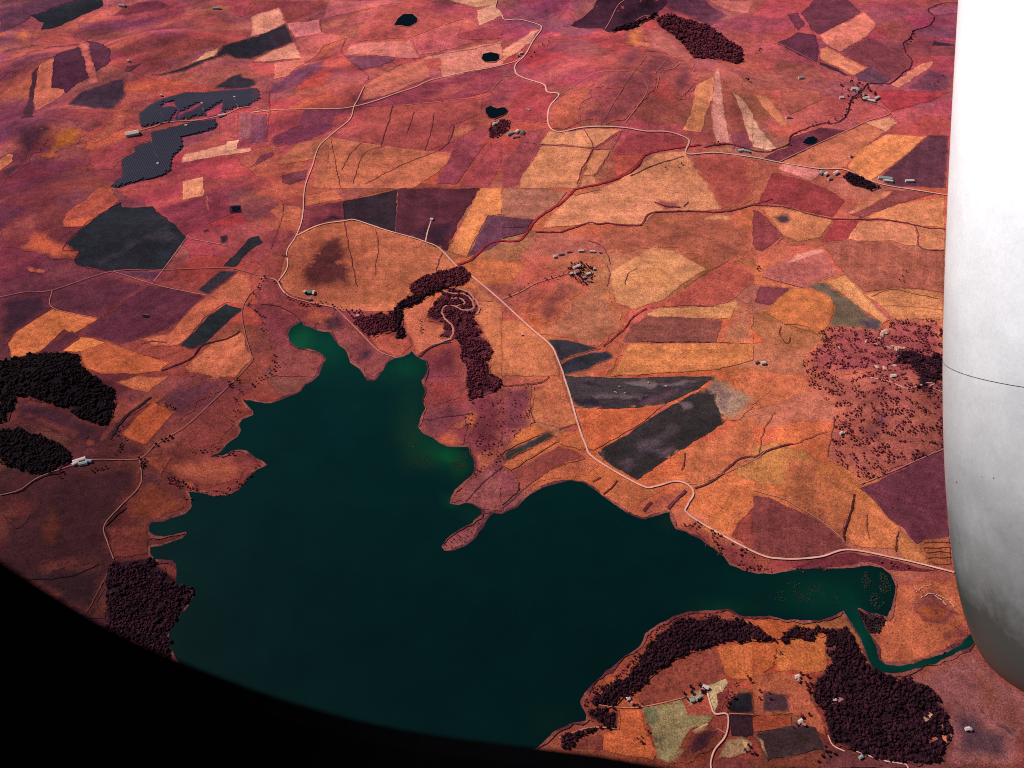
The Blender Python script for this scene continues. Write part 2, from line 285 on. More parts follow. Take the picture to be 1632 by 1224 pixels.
# water
def make_water(name="lake_water"):
    m, n, l, b = new_mat(name)
    at = N(n, "ShaderNodeAttribute", attribute_name="soil"); P = N(n, "ShaderNodeNewGeometry").outputs['Position']
    a = noise_node(n, l, P, 1/2.5, 3, .8); c = noise_node(n, l, P, 1/120, 5); d = noise_node(n, l, P, 1/5, 4, .9)
    cc = mixmul(n, l, at.outputs['Color'], [rng_node(n, l, a.outputs[0], .2, .8, .6, 1.4), rng_node(n, l, c.outputs[0], .35, .65, .90, 1.10)])
    l.new(cc, b.inputs['Base Color']); b.inputs['Roughness'].default_value = .3; b.inputs['IOR'].default_value = 1.33; b.inputs['Specular IOR Level'].default_value = .03
    bp = N(n, "ShaderNodeBump"); bp.inputs['Strength'].default_value = .25; bp.inputs['Distance'].default_value = .6
    l.new(d.outputs[0], bp.inputs['Height']); l.new(bp.outputs[0], b.inputs['Normal'])
    return m
M_WATER = make_water()

# ------------------------------------------------------------------ draped sheets
def smooth_loop(P, closed, step, amp, seed):
    """subdivide to about `step` metres and let the edge wander like a ploughed or grown one"""
    P = np.asarray(P, float); out = []; n = len(P)
    for a in range(n if closed else n-1):
        A = P[a]; B = P[(a+1) % n]; L = np.hypot(*(B-A)); k = max(1, int(math.ceil(L/step)))
        for i in range(k): out.append(A+(B-A)*i/k)
    if not closed: out.append(P[-1])
    out = np.array(out)
    if amp:
        off = np.array([[noise.noise((x/28, y/28, seed))+.6*noise.noise((x/9, y/9, seed)), noise.noise((x/28, y/28, seed+40))+.6*noise.noise((x/9, y/9, seed+40))] for x, y in out])
        out = out+off*amp
    return out
def set_attr(me, name, arr):
    a = me.attributes.new(name, 'FLOAT_COLOR' if name == 'soil' else 'FLOAT_VECTOR', 'POINT')
    arr = np.asarray(arr, np.float32)
    if name == 'soil': a.data.foreach_set('color', np.concatenate([arr, np.ones((len(arr), 1), np.float32)], 1).ravel())
    else: a.data.foreach_set('vector', arr.ravel())
LEVELS = []   # (bbox, level)
def level_for(P, extra=4):
    x0, y0 = P.min(0)-extra; x1, y1 = P.max(0)+extra; lv = 1
    for (a, b, c, d, L) in LEVELS:
        if a < x1 and c > x0 and b < y1 and d > y0: lv = max(lv, L+1)
    LEVELS.append((x0, y0, x1, y1, lv)); return lv
def drape(name, loop, off, mat, color=None, furrow=None, grid=20.0, colfun=None, edge=None, zfun=None, ringw=0):
    loop = np.asarray(loop); x0, y0 = loop.min(0); x1, y1 = loop.max(0)
    gx = np.arange(math.floor(x0/grid)*grid, x1+grid, grid); gy = np.arange(math.floor(y0/grid)*grid, y1+grid, grid)
    G = np.stack(np.meshgrid(gx, gy), -1).reshape(-1, 2)
    if len(G):
        G = G[inside(G, loop)]
        if len(G): G = G[dist_poly(G, loop) > grid*.2]
    if ringw:
        nx_ = np.roll(loop, -1, 0)-np.roll(loop, 1, 0); nx_ /= np.hypot(*nx_.T)[:, None]+1e-9; nx_ = np.stack([-nx_[:, 1], nx_[:, 0]], -1)
        ar = 0.5*np.sum(loop[:, 0]*np.roll(loop[:, 1], -1)-np.roll(loop[:, 0], -1)*loop[:, 1])
        if ar < 0: nx_ = -nx_
        for fr in ((1.0,) if ringw < 8 else (.5, 1.0)):
            Rg = loop+nx_*ringw*fr; Rg = Rg[inside(Rg, loop)]
            if len(Rg): Rg = Rg[dist_poly(Rg, loop) > ringw*fr*.85]
            if len(G): G = G[np.abs(dist_poly(G, loop)-ringw*fr) > 3]
            if len(Rg): G = np.vstack([G.reshape(-1, 2), Rg])
    pts = [Vector((float(p[0]), float(p[1]))) for p in loop]+[Vector((float(p[0]), float(p[1]))) for p in G]
    n = len(loop)
    V, _, F, *_ = delaunay_2d_cdt(pts, [], [list(range(n))], 1, 1e-4)
    V = np.array([(v.x, v.y) for v in V]); F = [f for f in F if len(f) == 3]
    z = (zfun(V) if zfun else hz(V))+off
    me = bpy.data.meshes.new(name); me.from_pydata(np.column_stack([V, z]).tolist(), [], [list(f) for f in F])
    # wind faces upwards
    bm = bmesh.new(); bm.from_mesh(me)
    for f in bm.faces:
        if f.normal.z < 0: f.normal_flip()
    bm.to_mesh(me); bm.free()
    me.materials.append(mat); me.shade_smooth()
    C = colfun(V) if colfun else np.tile(np.array(color), (len(V), 1))
    set_attr(me, 'soil', C)
    fv = np.zeros((len(V), 3)) if furrow is None else np.tile(np.array([furrow[0], furrow[1], 0.0]), (len(V), 1))
    set_attr(me, 'furrow', fv)
    o = bpy.data.objects.new(name, me); col.objects.link(o); return o
def ribbon(name, P, width, off, mat, taper=True):
    P = np.asarray(P, float); n = len(P)
    t = np.gradient(P, axis=0); t /= np.hypot(*t.T)[:, None]+1e-9; nn = np.stack([-t[:, 1], t[:, 0]], -1)
    wv = width*np.array([1+.22*noise.noise((x/17, y/17, 9.)) for x, y in P])
    L = P+nn*wv[:, None]/2; R = P-nn*wv[:, None]/2
    V = np.concatenate([np.column_stack([L, hz(L)+off]), np.column_stack([R, hz(R)+off])])
    F = [(i, n+i, n+i+1, i+1) for i in range(n-1)]
    return mesh_obj(name, V, F, mat)
def catmull(P, step):
    P = np.asarray(P, float)
    if len(P) < 3: return smooth_loop(P, False, step, 0, 0)
    Q = np.vstack([2*P[0]-P[1], P, 2*P[-1]-P[-2]]); out = []
    for i in range(1, len(Q)-2):
        p0, p1, p2, p3 = Q[i-1:i+3]; k = max(2, int(np.hypot(*(p2-p1))/step))
        for s in np.arange(k)/k:
            out.append(.5*((2*p1)+(-p0+p2)*s+(2*p0-5*p1+4*p2-p3)*s*s+(-p0+3*p1-3*p2+p3)*s**3))
    out.append(P[-1]); return np.array(out)
# ------------------------------------------------------------------ field outlines, traced per 400x300 px tile of the photograph (tile coordinates / 4.08)
FIELDS = []
def FT(i, j, s, dy, items):
    for c, p in items: FIELDS.append((c, T(i, j, p, s, dy)))
FT(0,0,4.08,0,[
((28,30,42),[265,195,280,150,200,105,300,70,400,30,500,0,670,0,665,40,560,90,430,150,330,185]),
((90,46,70),[0,0,500,0,400,30,210,105,0,215]),
((112,44,64),[720,105,800,50,900,10,1060,5,1110,40,960,80,800,100]),
((160,62,82),[1470,0,1632,0,1632,90,1560,110,1500,70]),
((78,35,58),[365,350,520,300,545,380,590,490,480,560,430,605,405,580,330,565,345,430]),
((84,38,58),[575,265,640,275,715,330,720,400,625,475,600,400]),
((190,95,85),[505,270,570,280,610,440,645,540,590,550,545,380,520,310]),
((64,42,60),[430,680,520,600,700,540,805,500,815,580,830,610,740,715,600,705]),
((72,35,50),[250,430,215,640,205,760,145,770,160,700,200,560,210,470]),
((188,98,76),[260,420,350,380,330,570,410,580,420,600,380,640,230,720,215,650]),
((98,46,66),[0,430,130,370,320,345,350,365,160,440,0,520]),
((100,48,64),[0,330,80,300,200,290,190,310,60,345,0,350]),
((185,90,70),[60,370,200,310,320,290,330,310,180,350,70,395]),
((190,100,70),[80,220,140,195,200,205,215,270,130,290]),
((180,82,72),[200,300,260,230,330,210,520,230,560,270,400,300,260,310]),
((218,150,112),[1245,412,1340,340,1430,308,1390,372]),
((116,66,92),[1060,515,1200,485,1310,425,1240,490,1180,510,1090,525]),
((95,48,68),[1030,450,1180,440,1060,470,990,490,960,475]),
((92,45,62),[820,430,920,415,850,465,810,470]),
((205,112,50),[315,960,330,900,420,830,520,840,550,870,500,940,430,970,360,990]),
((192,100,52),[240,1000,340,980,410,1010,300,1040]),
((86,42,58),[60,960,110,820,200,800,390,800,330,890,300,970,180,1010,60,1000]),
((78,40,55),[0,1110,120,1040,180,960,190,1060,90,1130,0,1190]),
((212,120,80),[0,1040,60,1000,85,1010,80,1050,0,1110]),
((212,142,112),[1180,1060,1200,1000,1480,935,1480,975,1632,958,1632,985,1400,1020]),
((222,158,124),[1475,925,1550,910,1542,968,1480,978]),
((146,84,90),[1560,740,1632,735,1632,905,1550,905]),
((170,85,65),[590,900,700,800,830,640,880,620,800,830,640,930]),
((150,62,66),[830,880,960,850,985,900,860,960,740,1100,560,1100,600,990]),
((165,72,76),[1340,770,1460,740,1550,745,1550,900,1420,880,1430,800]),
])
FIELDS += [((36,34,44),np.array([(240,120),(270,114),(294,106),(330,92),(343,88),(353,74),(382,64),(400,60),(411,58),(413,52),(456,37),(468,66),(430,82),(400,95),(375,93),(360,88),(340,95),(300,112),(262,120)],float)),
 ((44,38,46),np.array([(340,141),(363,125),(383,117),(388,123),(400,125),(408,130),(410,137),(400,141)],float)),
 ((44,40,66),T(0,0,[900,740,960,690,1060,640,1200,600,1400,595,1632,575,1687,572,1695,640,1632,690,1560,700,1440,740,1300,760,1150,790,1080,800,920,835])),
 ((40,38,60),T(0,0,[985,860,1100,830,1250,790,1400,775,1420,810,1400,840,1180,890,1190,960,1120,1030,1110,1110,1050,1150,900,1180,760,1224,710,1215,800,1140,790,1040,880,990,870,960,985,920])),
 ((160,62,76),T(0,0,[1065,670,1140,665,1160,720,1140,785,1110,785,1150,720,1120,690,1050,700])),
 ((158,62,74),T(0,0,[1150,740,1240,700,1300,670,1310,690,1220,730,1170,760,1150,785])),
 ((160,64,76),T(0,0,[1340,735,1400,690,1450,665,1440,700,1440,740,1340,770])),
 ((218,138,100),T(0,0,[1190,1180,1320,1150,1325,1272,1190,1300]))]
FT(1,0,4.08,0,[
((130,54,60),[0,0,480,0,490,50,235,150,180,50,0,105]),
((216,140,115),[0,105,180,50,230,150,0,240]),
((216,138,112),[0,400,130,335,285,270,330,380,200,390,80,405]),
((198,108,108),[235,155,440,130,460,210,290,245]),
((184,90,84),[290,250,460,210,650,240,470,300,350,410,320,370]),
((190,95,95),[470,120,700,70,1000,20,960,0,500,0,490,60]),
((124,64,90),[120,580,130,540,240,490,330,430,470,395,470,450,330,540,160,600]),
((196,106,90),[160,410,340,385,350,415,240,490,150,520]),
((134,70,92),[620,365,950,380,850,430,720,450,650,400]),
((206,116,104),[640,295,1040,260,1100,380,960,378,620,360]),
((212,126,106),[1100,390,1150,360,1460,300,1632,270,1632,420,1420,470,1240,510,1230,380]),
((192,90,90),[1060,250,1240,170,1380,130,1340,250,1460,270,1300,320,1090,360]),
((176,80,74),[700,180,820,90,1000,40,1100,50,1300,100,1380,125,1050,245,700,270]),
((216,150,116),[1290,0,1600,0,1590,40,1470,50,1340,20]),
((218,150,120),[1470,70,1590,30,1632,90,1632,100,1480,170]),
((172,72,74),[1340,240,1380,210,1600,170,1632,180,1632,250,1400,262]),
((140,58,74),[690,700,860,650,1060,585,1150,540,1400,478,1632,435,1632,520,1540,600,1330,645,990,685,760,695]),
((172,84,72),[1100,640,1250,560,1500,500,1550,500,1400,580,1250,650]),
((122,55,76),[310,805,345,720,640,705,560,750,400,790]),
((126,66,82),[0,742,105,740,100,920,0,930]),
((114,50,72),[130,900,280,820,540,760,520,850,380,910,160,960]),
((112,50,68),[0,1090,60,1010,140,985,150,1010,60,1060]),
((196,106,86),[740,560,900,440,1130,390,1170,500,900,620,720,660]),
((160,72,66),[700,890,760,700,1240,670,1510,640,1490,740,1300,820,1280,930,1130,990,850,950,720,920]),
((186,102,74),[160,1060,290,940,520,890,480,1224,400,1224,430,1030,340,1050,200,1070]),
((190,104,74),[520,895,720,930,1230,990,1340,1000,1200,1130,1050,1224,480,1224]),
((196,112,82),[1330,820,1500,800,1470,840,1300,930]),
((138,60,70),[1200,1190,1300,1010,1340,900,1520,940,1330,1200]),
((156,66,68),[1550,950,1632,900,1632,1050,1540,1224,1350,1210]),
((108,50,68),[200,1190,200,1140,370,1100,350,1170,250,1200]),
((150,68,68),[0,560,40,550,120,600,115,710,0,720]),
])
FT(2,0,4.08,0,[
((66,32,50),[440,165,600,40,620,0,1100,0,1000,90,860,150,700,210,660,190,500,185]),
((55,28,48),[700,200,860,150,960,130,1010,80,1020,110,900,165,720,212]),
((48,25,40),[750,130,860,20,900,0,1050,20,960,90,880,120]),
((100,52,74),[1080,0,1320,0,1470,100,1350,170,1180,90,1070,50]),
((192,104,92),[1340,0,1632,0,1632,30,1600,90,1470,70]),
((100,42,66),[1000,120,1100,90,1350,180,1560,320,1560,400,1520,415,1400,385,1250,380,1180,290,1100,220,1020,170]),
((206,116,70),[770,280,870,160,930,170,935,300,840,300]),
((186,100,90),[940,190,1060,200,1180,290,1250,380,1200,400,1140,390,1000,330,940,340]),
((128,62,68),[730,400,820,300,930,320,935,360,850,470,760,470]),
((134,64,66),[650,480,850,470,930,380,1000,340,1120,370,1140,420,1040,470,1000,470,1010,560,900,680,800,780,640,810,520,780,530,710,700,690,800,580,600,570]),
((122,60,64),[1080,560,1100,480,1160,400,1240,400,1260,560,1180,640,1130,640]),
((170,84,66),[300,700,380,640,600,520,560,640,500,700,510,790,400,850,330,830]),
((210,135,118),[1380,480,1410,430,1430,600,1480,930,1400,930,1370,850,1360,740]),
((204,124,84),[1260,560,1380,500,1370,620,1320,760,1300,860,1180,850,1240,700]),
((216,150,118),[1500,600,1560,640,1632,740,1632,950,1600,930,1560,760]),
((158,78,66),[1425,500,1500,600,1560,740,1590,860,1490,870,1450,650]),
((130,62,68),[1490,870,1590,850,1632,960,1560,975,1500,970]),
((154,60,64),[120,540,240,545,290,600,360,620,310,690,295,800,60,780,40,700,110,600]),
((150,68,70),[0,1080,170,850,290,830,250,950,100,1200,0,1224]),
((214,134,94),[130,1140,260,950,590,965,510,1150,490,1224,110,1224]),
((216,138,98),[250,935,310,850,380,864,540,840,790,840,600,960]),
((206,126,90),[600,975,720,975,600,1140,530,1140]),
((208,128,92),[500,1224,530,1150,600,1145,620,1200,560,1224]),
((220,140,110),[0,330,60,290,200,200,240,190,190,280,60,370,0,410]),
((150,62,64),[830,865,1000,870,1150,885,1200,915,1190,955,1000,970,930,1000,710,1010,740,960]),
((178,80,66),[700,1010,850,1010,930,1000,870,1080,760,1150,700,1110,745,1060]),
((214,134,94),[720,1190,850,1120,1000,1000,1190,980,1210,1020,1340,1224,1340,1260,600,1240]),
((162,74,64),[1210,1020,1450,1005,1632,1030,1632,1300,1470,1370,1400,1330,1340,1224]),
((186,108,80),[1345,965,1490,955,1500,990,1350,995]),
((140,70,72),[0,430,80,450,90,490,0,500]),
])
FT(3,0,4.08,0,[
((102,48,60),[310,90,400,0,620,0,700,80,440,230,380,190]),
((110,50,68),[220,95,290,80,340,160,290,200]),
((94,44,64),[160,285,290,210,410,230,430,330,410,410,290,350]),
((214,118,98),[430,230,720,80,800,150,760,230,570,340,470,290]),
((214,126,94),[440,320,480,300,750,440,650,490,540,430,440,390]),
((122,58,64),[580,345,760,240,980,330,1030,410,1000,460,900,510,760,440]),
((100,60,80),[660,490,760,440,900,510,840,560,680,520]),
((80,45,65),[430,400,560,450,620,490,600,490,440,420]),
((170,60,66),[770,590,1150,600,1280,600,1150,660,900,730,820,650,750,560]),
((114,60,80),[1010,570,1150,450,1260,490,1290,560,1180,600]),
((205,120,95),[900,550,1080,420,1170,400,1130,450,950,570]),
((60,35,60),[1160,295,1180,270,1310,290,1305,302]),
((120,62,85),[1050,200,1170,160,1310,180,1310,250,1200,240,1070,220]),
((150,75,92),[1140,80,1200,40,1330,30,1330,90,1190,100]),
((164,84,70),[180,560,440,590,440,650,240,750,180,640]),
((224,160,130),[0,770,40,830,150,970,100,975,0,960]),
((206,122,86),[10,620,90,620,190,750,230,810,180,820,70,700]),
((112,50,66),[240,900,440,830,600,850,400,960,180,1055,60,1035,150,980,230,960]),
((198,110,80),[190,1055,400,950,590,865,730,800,860,860,700,970,600,1090,430,1100]),
((216,140,106),[740,800,890,765,940,800,860,860]),
((224,132,82),[610,1090,700,970,870,870,1130,890,900,1080,760,1180]),
((102,55,66),[900,1080,1140,880,1270,880,1250,1224,970,1215,870,1205,820,1160]),
((212,124,114),[160,1100,190,1062,430,1105,430,1140,380,1180]),
((150,60,60),[80,1224,130,1120,380,1190,480,1224,600,1304,520,1415,300,1364,150,1324,20,1344]),
((60,36,56),[580,1150,620,1120,760,1180,830,1224,760,1240,640,1200]),
((165,75,72),[500,690,620,620,600,700,560,760,480,750]),
])
FT(0,1,4.08,0,[
((184,85,66),[430,170,560,80,640,0,720,10,770,85,580,250,400,230]),
((205,96,66),[400,220,580,180,620,190,560,250,420,250]),
((130,50,68),[1040,130,1330,50,1480,50,1500,170,1180,310,1060,160]),
((36,38,44),[415,380,780,95,800,125,990,120,1090,200,1215,325,1060,530,680,535,490,490,515,410]),
((58,52,60),[720,380,900,300,1080,230,1140,260,1200,320,1150,380,980,350,850,390]),
((62,54,62),[560,480,700,430,860,360,900,370,800,440,640,510]),
((94,50,74),[730,545,1050,540,1000,605]),
((198,92,62),[10,385,150,370,220,290,320,310,400,360,510,410,490,480,300,440,100,390]),
((208,100,78),[160,512,310,522,300,560,180,540]),
((90,41,58),[340,680,700,560,980,620,1000,640,830,720,640,850,350,780]),
((95,42,60),[530,950,650,850,960,640,1100,640,1330,700,1210,840,1000,950,780,1020,700,990]),
((64,33,50),[0,730,330,680,340,780,200,870,60,990,0,1030]),
((208,112,66),[50,1010,120,930,340,785,640,850,480,950,420,920,260,1060,80,1110]),
((94,42,58),[260,1060,470,920,500,960,390,1060]),
((220,124,68),[410,1060,530,965,680,1000,560,1060]),
((200,100,62),[520,1060,700,1000,860,1060,1100,1140,1040,1190,680,1210,560,1170]),
((42,42,48),[1450,510,1530,430,1632,320,1680,310,1710,350,1632,400,1530,510]),
((50,44,52),[1280,660,1430,535,1550,540,1350,695]),
((38,42,46),[1170,1025,1290,900,1470,755,1580,790,1500,850,1330,1010,1250,1040]),
((198,104,76),[1360,700,1550,550,1632,565,1632,680,1590,755,1470,745]),
((192,98,70),[1100,950,1340,710,1470,740,1300,880,1170,1020,1000,1030,900,980]),
((198,106,74),[1200,1170,1380,1010,1570,930,1610,1060,1640,1110,1530,1224,1380,1224,1250,1200]),
((30,18,32),[0,1130,220,1080,480,1075,525,1110,500,1150,600,1224,600,1300,0,1300]),
((50,30,50),[1490,115,1570,112,1572,160,1500,170]),((48,32,48),[1420,310,1475,300,1482,355,1435,368]),((45,28,45),[1320,275,1360,262,1364,278,1325,292]),
((212,130,78),[1340,50,1350,50,1362,145,1350,145]),
((60,30,45),[1630,720,1632,660,1632,780,1595,770]),
])
FT(1,1,4.08,0,[
((118,50,64),[345,130,600,85,605,205,450,230,320,280]),
((48,34,44),[600,85,950,10,940,290,820,245,720,215,605,205]),
((88,40,50),[960,5,1490,5,1360,200,1270,410,1220,390,1130,350,940,290]),
((58,32,50),[1000,290,1140,240,1300,220,1350,190,1270,405,1130,345]),
((220,132,80),[1490,0,1632,0,1632,170,1540,180,1400,450,1285,410,1380,210]),
((112,64,80),[1540,180,1632,180,1632,345,1540,400,1410,450]),
((198,110,76),[190,600,235,400,300,315,450,245,700,220,930,295,1130,355,1230,400,1340,510,1200,560,1030,620,1030,680,950,760,930,800,600,800,400,740,230,680]),
((118,62,56),[320,600,350,480,420,390,480,330,600,300,630,400,650,520,660,640,560,650,400,660]),
((46,29,46),[450,205,520,165,600,185,612,205,460,228]),
((110,50,66),[180,360,215,270,325,285,230,380]),
((192,102,72),[360,50,550,10,590,70,350,120]),
((190,100,72),[120,150,190,105,330,120,320,200,200,220]),
((145,66,64),[30,700,80,590,160,600,210,690,320,780,430,790,300,850,240,880,100,760,20,720]),
((130,58,62),[0,760,60,740,160,770,300,850,320,880,250,940,240,1000,150,1040,100,920]),
((150,76,70),[170,1040,240,1000,320,1050,430,1070,480,1110,440,1180,420,1224,130,1224]),
((178,88,62),[380,760,540,780,500,850,420,880,400,920,320,870]),
((150,74,70),[530,930,620,870,700,920,830,1060,950,1110,870,1170,800,1224,740,1210,640,1130,560,1010]),
((82,44,60),[450,870,500,815,560,810,610,850,640,890,600,920,520,945,460,930]),
((90,50,66),[660,1120,720,1060,800,1030,820,1070,760,1120,700,1140]),
((196,104,76),[980,780,1200,680,1160,780,1130,870,1300,900,1300,980,1180,1020,1080,1090,1050,1000,1000,880]),
((186,88,70),[760,970,850,945,1020,980,1045,1020,960,1100,830,1050]),
((196,112,78),[1430,600,1632,760,1632,860,1500,900,1470,700,1420,640]),
((200,114,76),[1440,820,1632,800,1632,1250,1540,1220,1570,1050,1500,900]),
((120,50,58),[1150,1180,1150,1100,1300,1010,1360,1060,1340,1224,1160,1224]),
((115,45,60),[1180,820,1240,700,1340,660,1440,720,1440,800,1340,960,1310,970,1250,860]),
])
FT(2,1,4.08,0,[
((174,106,84),[0,0,420,20,330,130,200,210,0,180]),
((105,58,76),[0,185,200,205,150,290,0,330]),
((214,134,96),[260,260,330,170,450,50,640,0,1350,0,1430,140,1000,155,920,240,640,230]),
((160,80,74),[985,70,1130,80,1190,130,1050,140,985,110]),
((172,92,70),[660,270,940,245,1000,180,1480,165,1632,360,1540,470,1380,510,1300,450,1100,380,900,400,700,420,650,330]),
((190,110,70),[990,200,1110,190,1120,230,1000,240]),
((212,142,94),[1300,190,1480,165,1490,200,1310,215]),
((212,138,94),[790,490,980,390,1100,400,1330,530,1130,660,1050,730,850,790,740,740,700,560]),
((200,126,84),[820,580,900,510,1060,500,1140,560,1120,650,1000,700,860,690]),
((148,78,64),[200,760,330,640,460,590,540,660,400,760,330,860,250,880]),
((182,110,80),[400,760,640,600,700,640,720,780,800,880,640,1040,220,950,330,860]),
((192,90,74),[1010,770,1200,650,1480,470,1560,500,1632,560,1632,620,1500,720,1380,770,1050,775]),
((224,146,96),[930,830,1000,780,1370,770,1500,735,1540,745,1480,850,1200,845]),
((146,80,70),[780,1000,830,900,950,830,1300,850,1430,860,1390,1000]),
((182,110,80),[1400,1008,1480,855,1550,745,1632,780,1632,1010]),
((56,50,58),[290,985,400,985,650,1045,500,1080,370,1140,335,1040]),
((56,52,60),[370,1140,500,1085,690,1055,740,1100,600,1160,560,1180,400,1224]),
((162,74,64),[735,1110,700,1040,760,1000,830,1010,760,1140,680,1224,560,1224,600,1180]),
((214,126,76),[830,1010,1380,1008,1632,1015,1632,1120,1400,1180,1100,1200,700,1224,760,1140]),
((190,106,76),[320,480,560,420,640,440,680,520,600,520,480,500,400,540,300,520]),
((200,114,76),[0,860,120,860,230,950,325,1040,380,1224,0,1224]),
])
FT(3,1,4.08,0,[
((150,74,70),[600,160,870,10,1200,30,930,110,780,160,700,195]),
((202,120,88),[600,165,680,110,860,20,920,20,760,120,640,170]),
((218,132,90),[740,190,930,110,1240,60,1245,260,1080,240,940,210]),
((214,130,94),[620,330,690,220,900,220,1050,250,1075,370,1000,370,900,340,700,345]),
((214,130,92),[1060,250,1245,270,1240,405,1150,400,1080,370]),
((168,66,66),[440,350,530,210,690,212,600,335]),
((142,64,64),[0,140,40,150,200,310,60,410,20,400,0,370]),
((208,124,84),[50,120,300,150,520,210,440,320,300,350,200,310]),
((72,46,60),[110,190,170,150,240,160,270,230,200,245,130,220]),
((176,96,76),[440,360,620,340,870,345,980,400,1240,415,1240,680,1050,650,900,650,730,680,600,560,470,400]),
((224,140,92),[720,690,900,652,1100,660,1235,682,1235,855,900,850,850,780]),
((194,104,92),[60,580,80,520,280,430,440,390,560,560,440,600,330,650,100,600]),
((222,140,120),[280,430,440,390,460,420,340,450,220,500]),
((140,66,74),[10,740,40,640,240,650,180,740,100,760]),
((120,98,78),[350,640,420,610,480,620,620,720,770,840,850,870,830,910,740,920,690,900,500,900,500,860,540,790,490,700]),
((86,66,74),[400,625,480,620,640,740,600,730,500,680]),
((90,70,78),[640,870,760,845,850,875,800,920,700,910]),
((224,146,94),[480,610,600,570,640,600,880,860,850,880,700,780,590,690]),
((212,120,72),[100,770,250,650,340,650,500,700,530,800,490,900,420,950,200,880,60,800]),
((160,78,76),[330,1100,400,1020,500,1000,440,920,560,900,700,910,850,920,900,850,1240,850,1240,1224,320,1224]),
])
FT(0,2,4.08,0,[
((80,40,50),[60,300,100,130,200,150,420,210,700,330,660,480,560,470,480,410,260,340]),
((148,68,50),[130,260,180,210,560,380,480,410,260,320]),
((165,80,56),[520,420,640,400,620,450,540,460]),
((188,88,52),[790,370,990,165,1140,230,950,440,840,410]),
((168,80,60),[680,330,780,210,1000,100,1100,110,1080,130,900,210,780,300,680,440,640,480]),
((106,54,64),[1000,160,1130,60,1440,0,1480,60,1300,170,1170,300,1140,230,1060,190]),
((200,106,70),[760,40,900,0,1100,0,960,100,880,90]),
((125,56,50),[1150,400,1400,160,1530,60,1560,100,1540,280,1440,430,1200,480]),
((165,82,60),[1060,610,1110,540,1380,530,1500,525,1560,560,1600,570,1570,650,1400,715,1200,680]),
((150,70,52),[920,530,1120,520,1050,630,980,580]),
((140,66,46),[830,820,920,720,1000,700,1100,740,1200,800,1215,850,960,940,820,900]),
((76,38,42),[120,760,420,640,900,560,910,710,680,970,740,1224,0,1224,0,930,60,930,200,840]),
((108,48,46),[30,800,200,760,280,820,150,980,60,930]),
((120,54,46),[690,980,960,965,955,1020,1040,1030,960,1080,960,1150,740,1180]),
((104,48,38),[240,1000,320,830,400,900,420,1000,380,1100,280,1080]),
((92,44,44),[660,430,780,400,950,445,1020,440,900,530,620,540]),
((165,76,54),[1180,690,1240,680,1300,750,1240,760]),
((90,46,50),[940,620,1050,650,1040,700,920,700]),
])
FT(1,2,4.08,0,[
((156,66,60),[1110,60,1160,20,1340,0,1400,40,1380,130,1200,190,1140,180,1130,100]),
((120,60,66),[1100,280,1150,200,1400,190,1400,260,1300,330,1200,400,1110,370]),
((172,82,58),[1180,440,1260,350,1320,370,1380,410,1350,455,1280,455,1230,440]),
((184,100,58),[1360,280,1440,220,1480,240,1460,300,1400,320,1330,350,1290,340]),
((125,55,62),[1400,150,1632,80,1632,640,1500,700,1450,640,1440,500,1400,400,1420,300]),
((165,84,66),[1460,500,1632,450,1632,500,1480,620]),
((150,80,76),[1300,820,1310,760,1440,640,1632,500,1632,890,1500,870,1400,820]),
((110,64,74),[1540,760,1632,640,1632,700,1590,790]),
])
FT(2,2,4.08,0,[
((200,112,76),[200,100,390,0,410,90,490,310,400,340,220,300,190,220]),
((68,57,58),[400,0,700,10,1400,0,1230,100,1060,180,900,200,760,210,480,205,440,120]),
((44,34,50),[450,150,560,130,700,170,860,150,930,100,1000,90,930,150,900,190,760,208,480,203]),
((48,36,50),[480,30,600,40,680,70,640,90,520,70]),
((104,72,84),[870,190,930,130,1200,60,1290,60,1050,180]),
((198,98,60),[480,212,760,216,1050,188,930,290,600,480,560,470,520,330]),
((54,46,46),[620,490,830,370,940,290,1220,120,1390,60,1400,200,1440,300,1390,340,1130,500,880,675,770,610,700,570]),
((100,76,90),[620,490,700,460,660,540,650,560]),
((112,92,92),[560,120,700,100,860,120,900,95,960,110,900,160,760,150,600,160]),((120,98,98),[780,20,960,30,1180,30,1340,20,1200,60,960,80,820,60]),((92,74,80),[860,440,1000,380,1100,300,1180,320,1080,420,960,500,880,500]),((104,82,86),[1160,170,1240,160,1250,210,1180,230]),((96,74,80),[1000,480,1120,440,1160,480,1060,540,1000,560]),((82,62,70),[720,560,840,520,900,560,860,620,780,600]),((172,132,108),[1370,0,1500,40,1660,150,1570,265,1430,310,1400,220,1330,60]),
((100,72,84),[1240,110,1390,40,1500,100,1480,230,1430,250,1390,120]),
((56,52,48),[20,500,300,360,355,390,130,500,15,560]),
((200,108,62),[30,480,100,370,220,310,340,365,290,362]),
((206,110,70),[15,590,30,555,350,395,370,420,60,612]),
((140,66,58),[70,620,370,450,550,520,370,570,260,640,140,730,100,660]),
((180,94,64),[110,720,270,640,380,575,560,530,640,570,560,640,480,660,260,690,130,760]),
((150,68,64),[870,850,1000,790,1190,710,1220,740,1080,860,940,900]),
((192,104,66),[660,770,740,690,790,650,900,730,1060,730,900,820,870,870]),
((154,70,60),[1490,1040,1530,950,1632,850,1632,1120]),
((135,55,56),[1140,990,1240,930,1620,1150,1632,1224,1500,1224,1380,1100,1280,1060]),
((165,62,52),[1250,1010,1330,1030,1360,1080,1290,1060]),
((205,112,74),[1170,500,1220,470,1400,400,1632,250,1632,540,1400,650,1260,690,1190,690,1200,620]),
((185,100,64),[480,400,560,400,570,440,540,480,370,440]),
((128,62,70),[0,70,200,60,190,230,210,300,100,370,20,500,0,640]),
((132,64,68),[0,630,60,620,110,680,100,730,0,840]),
])
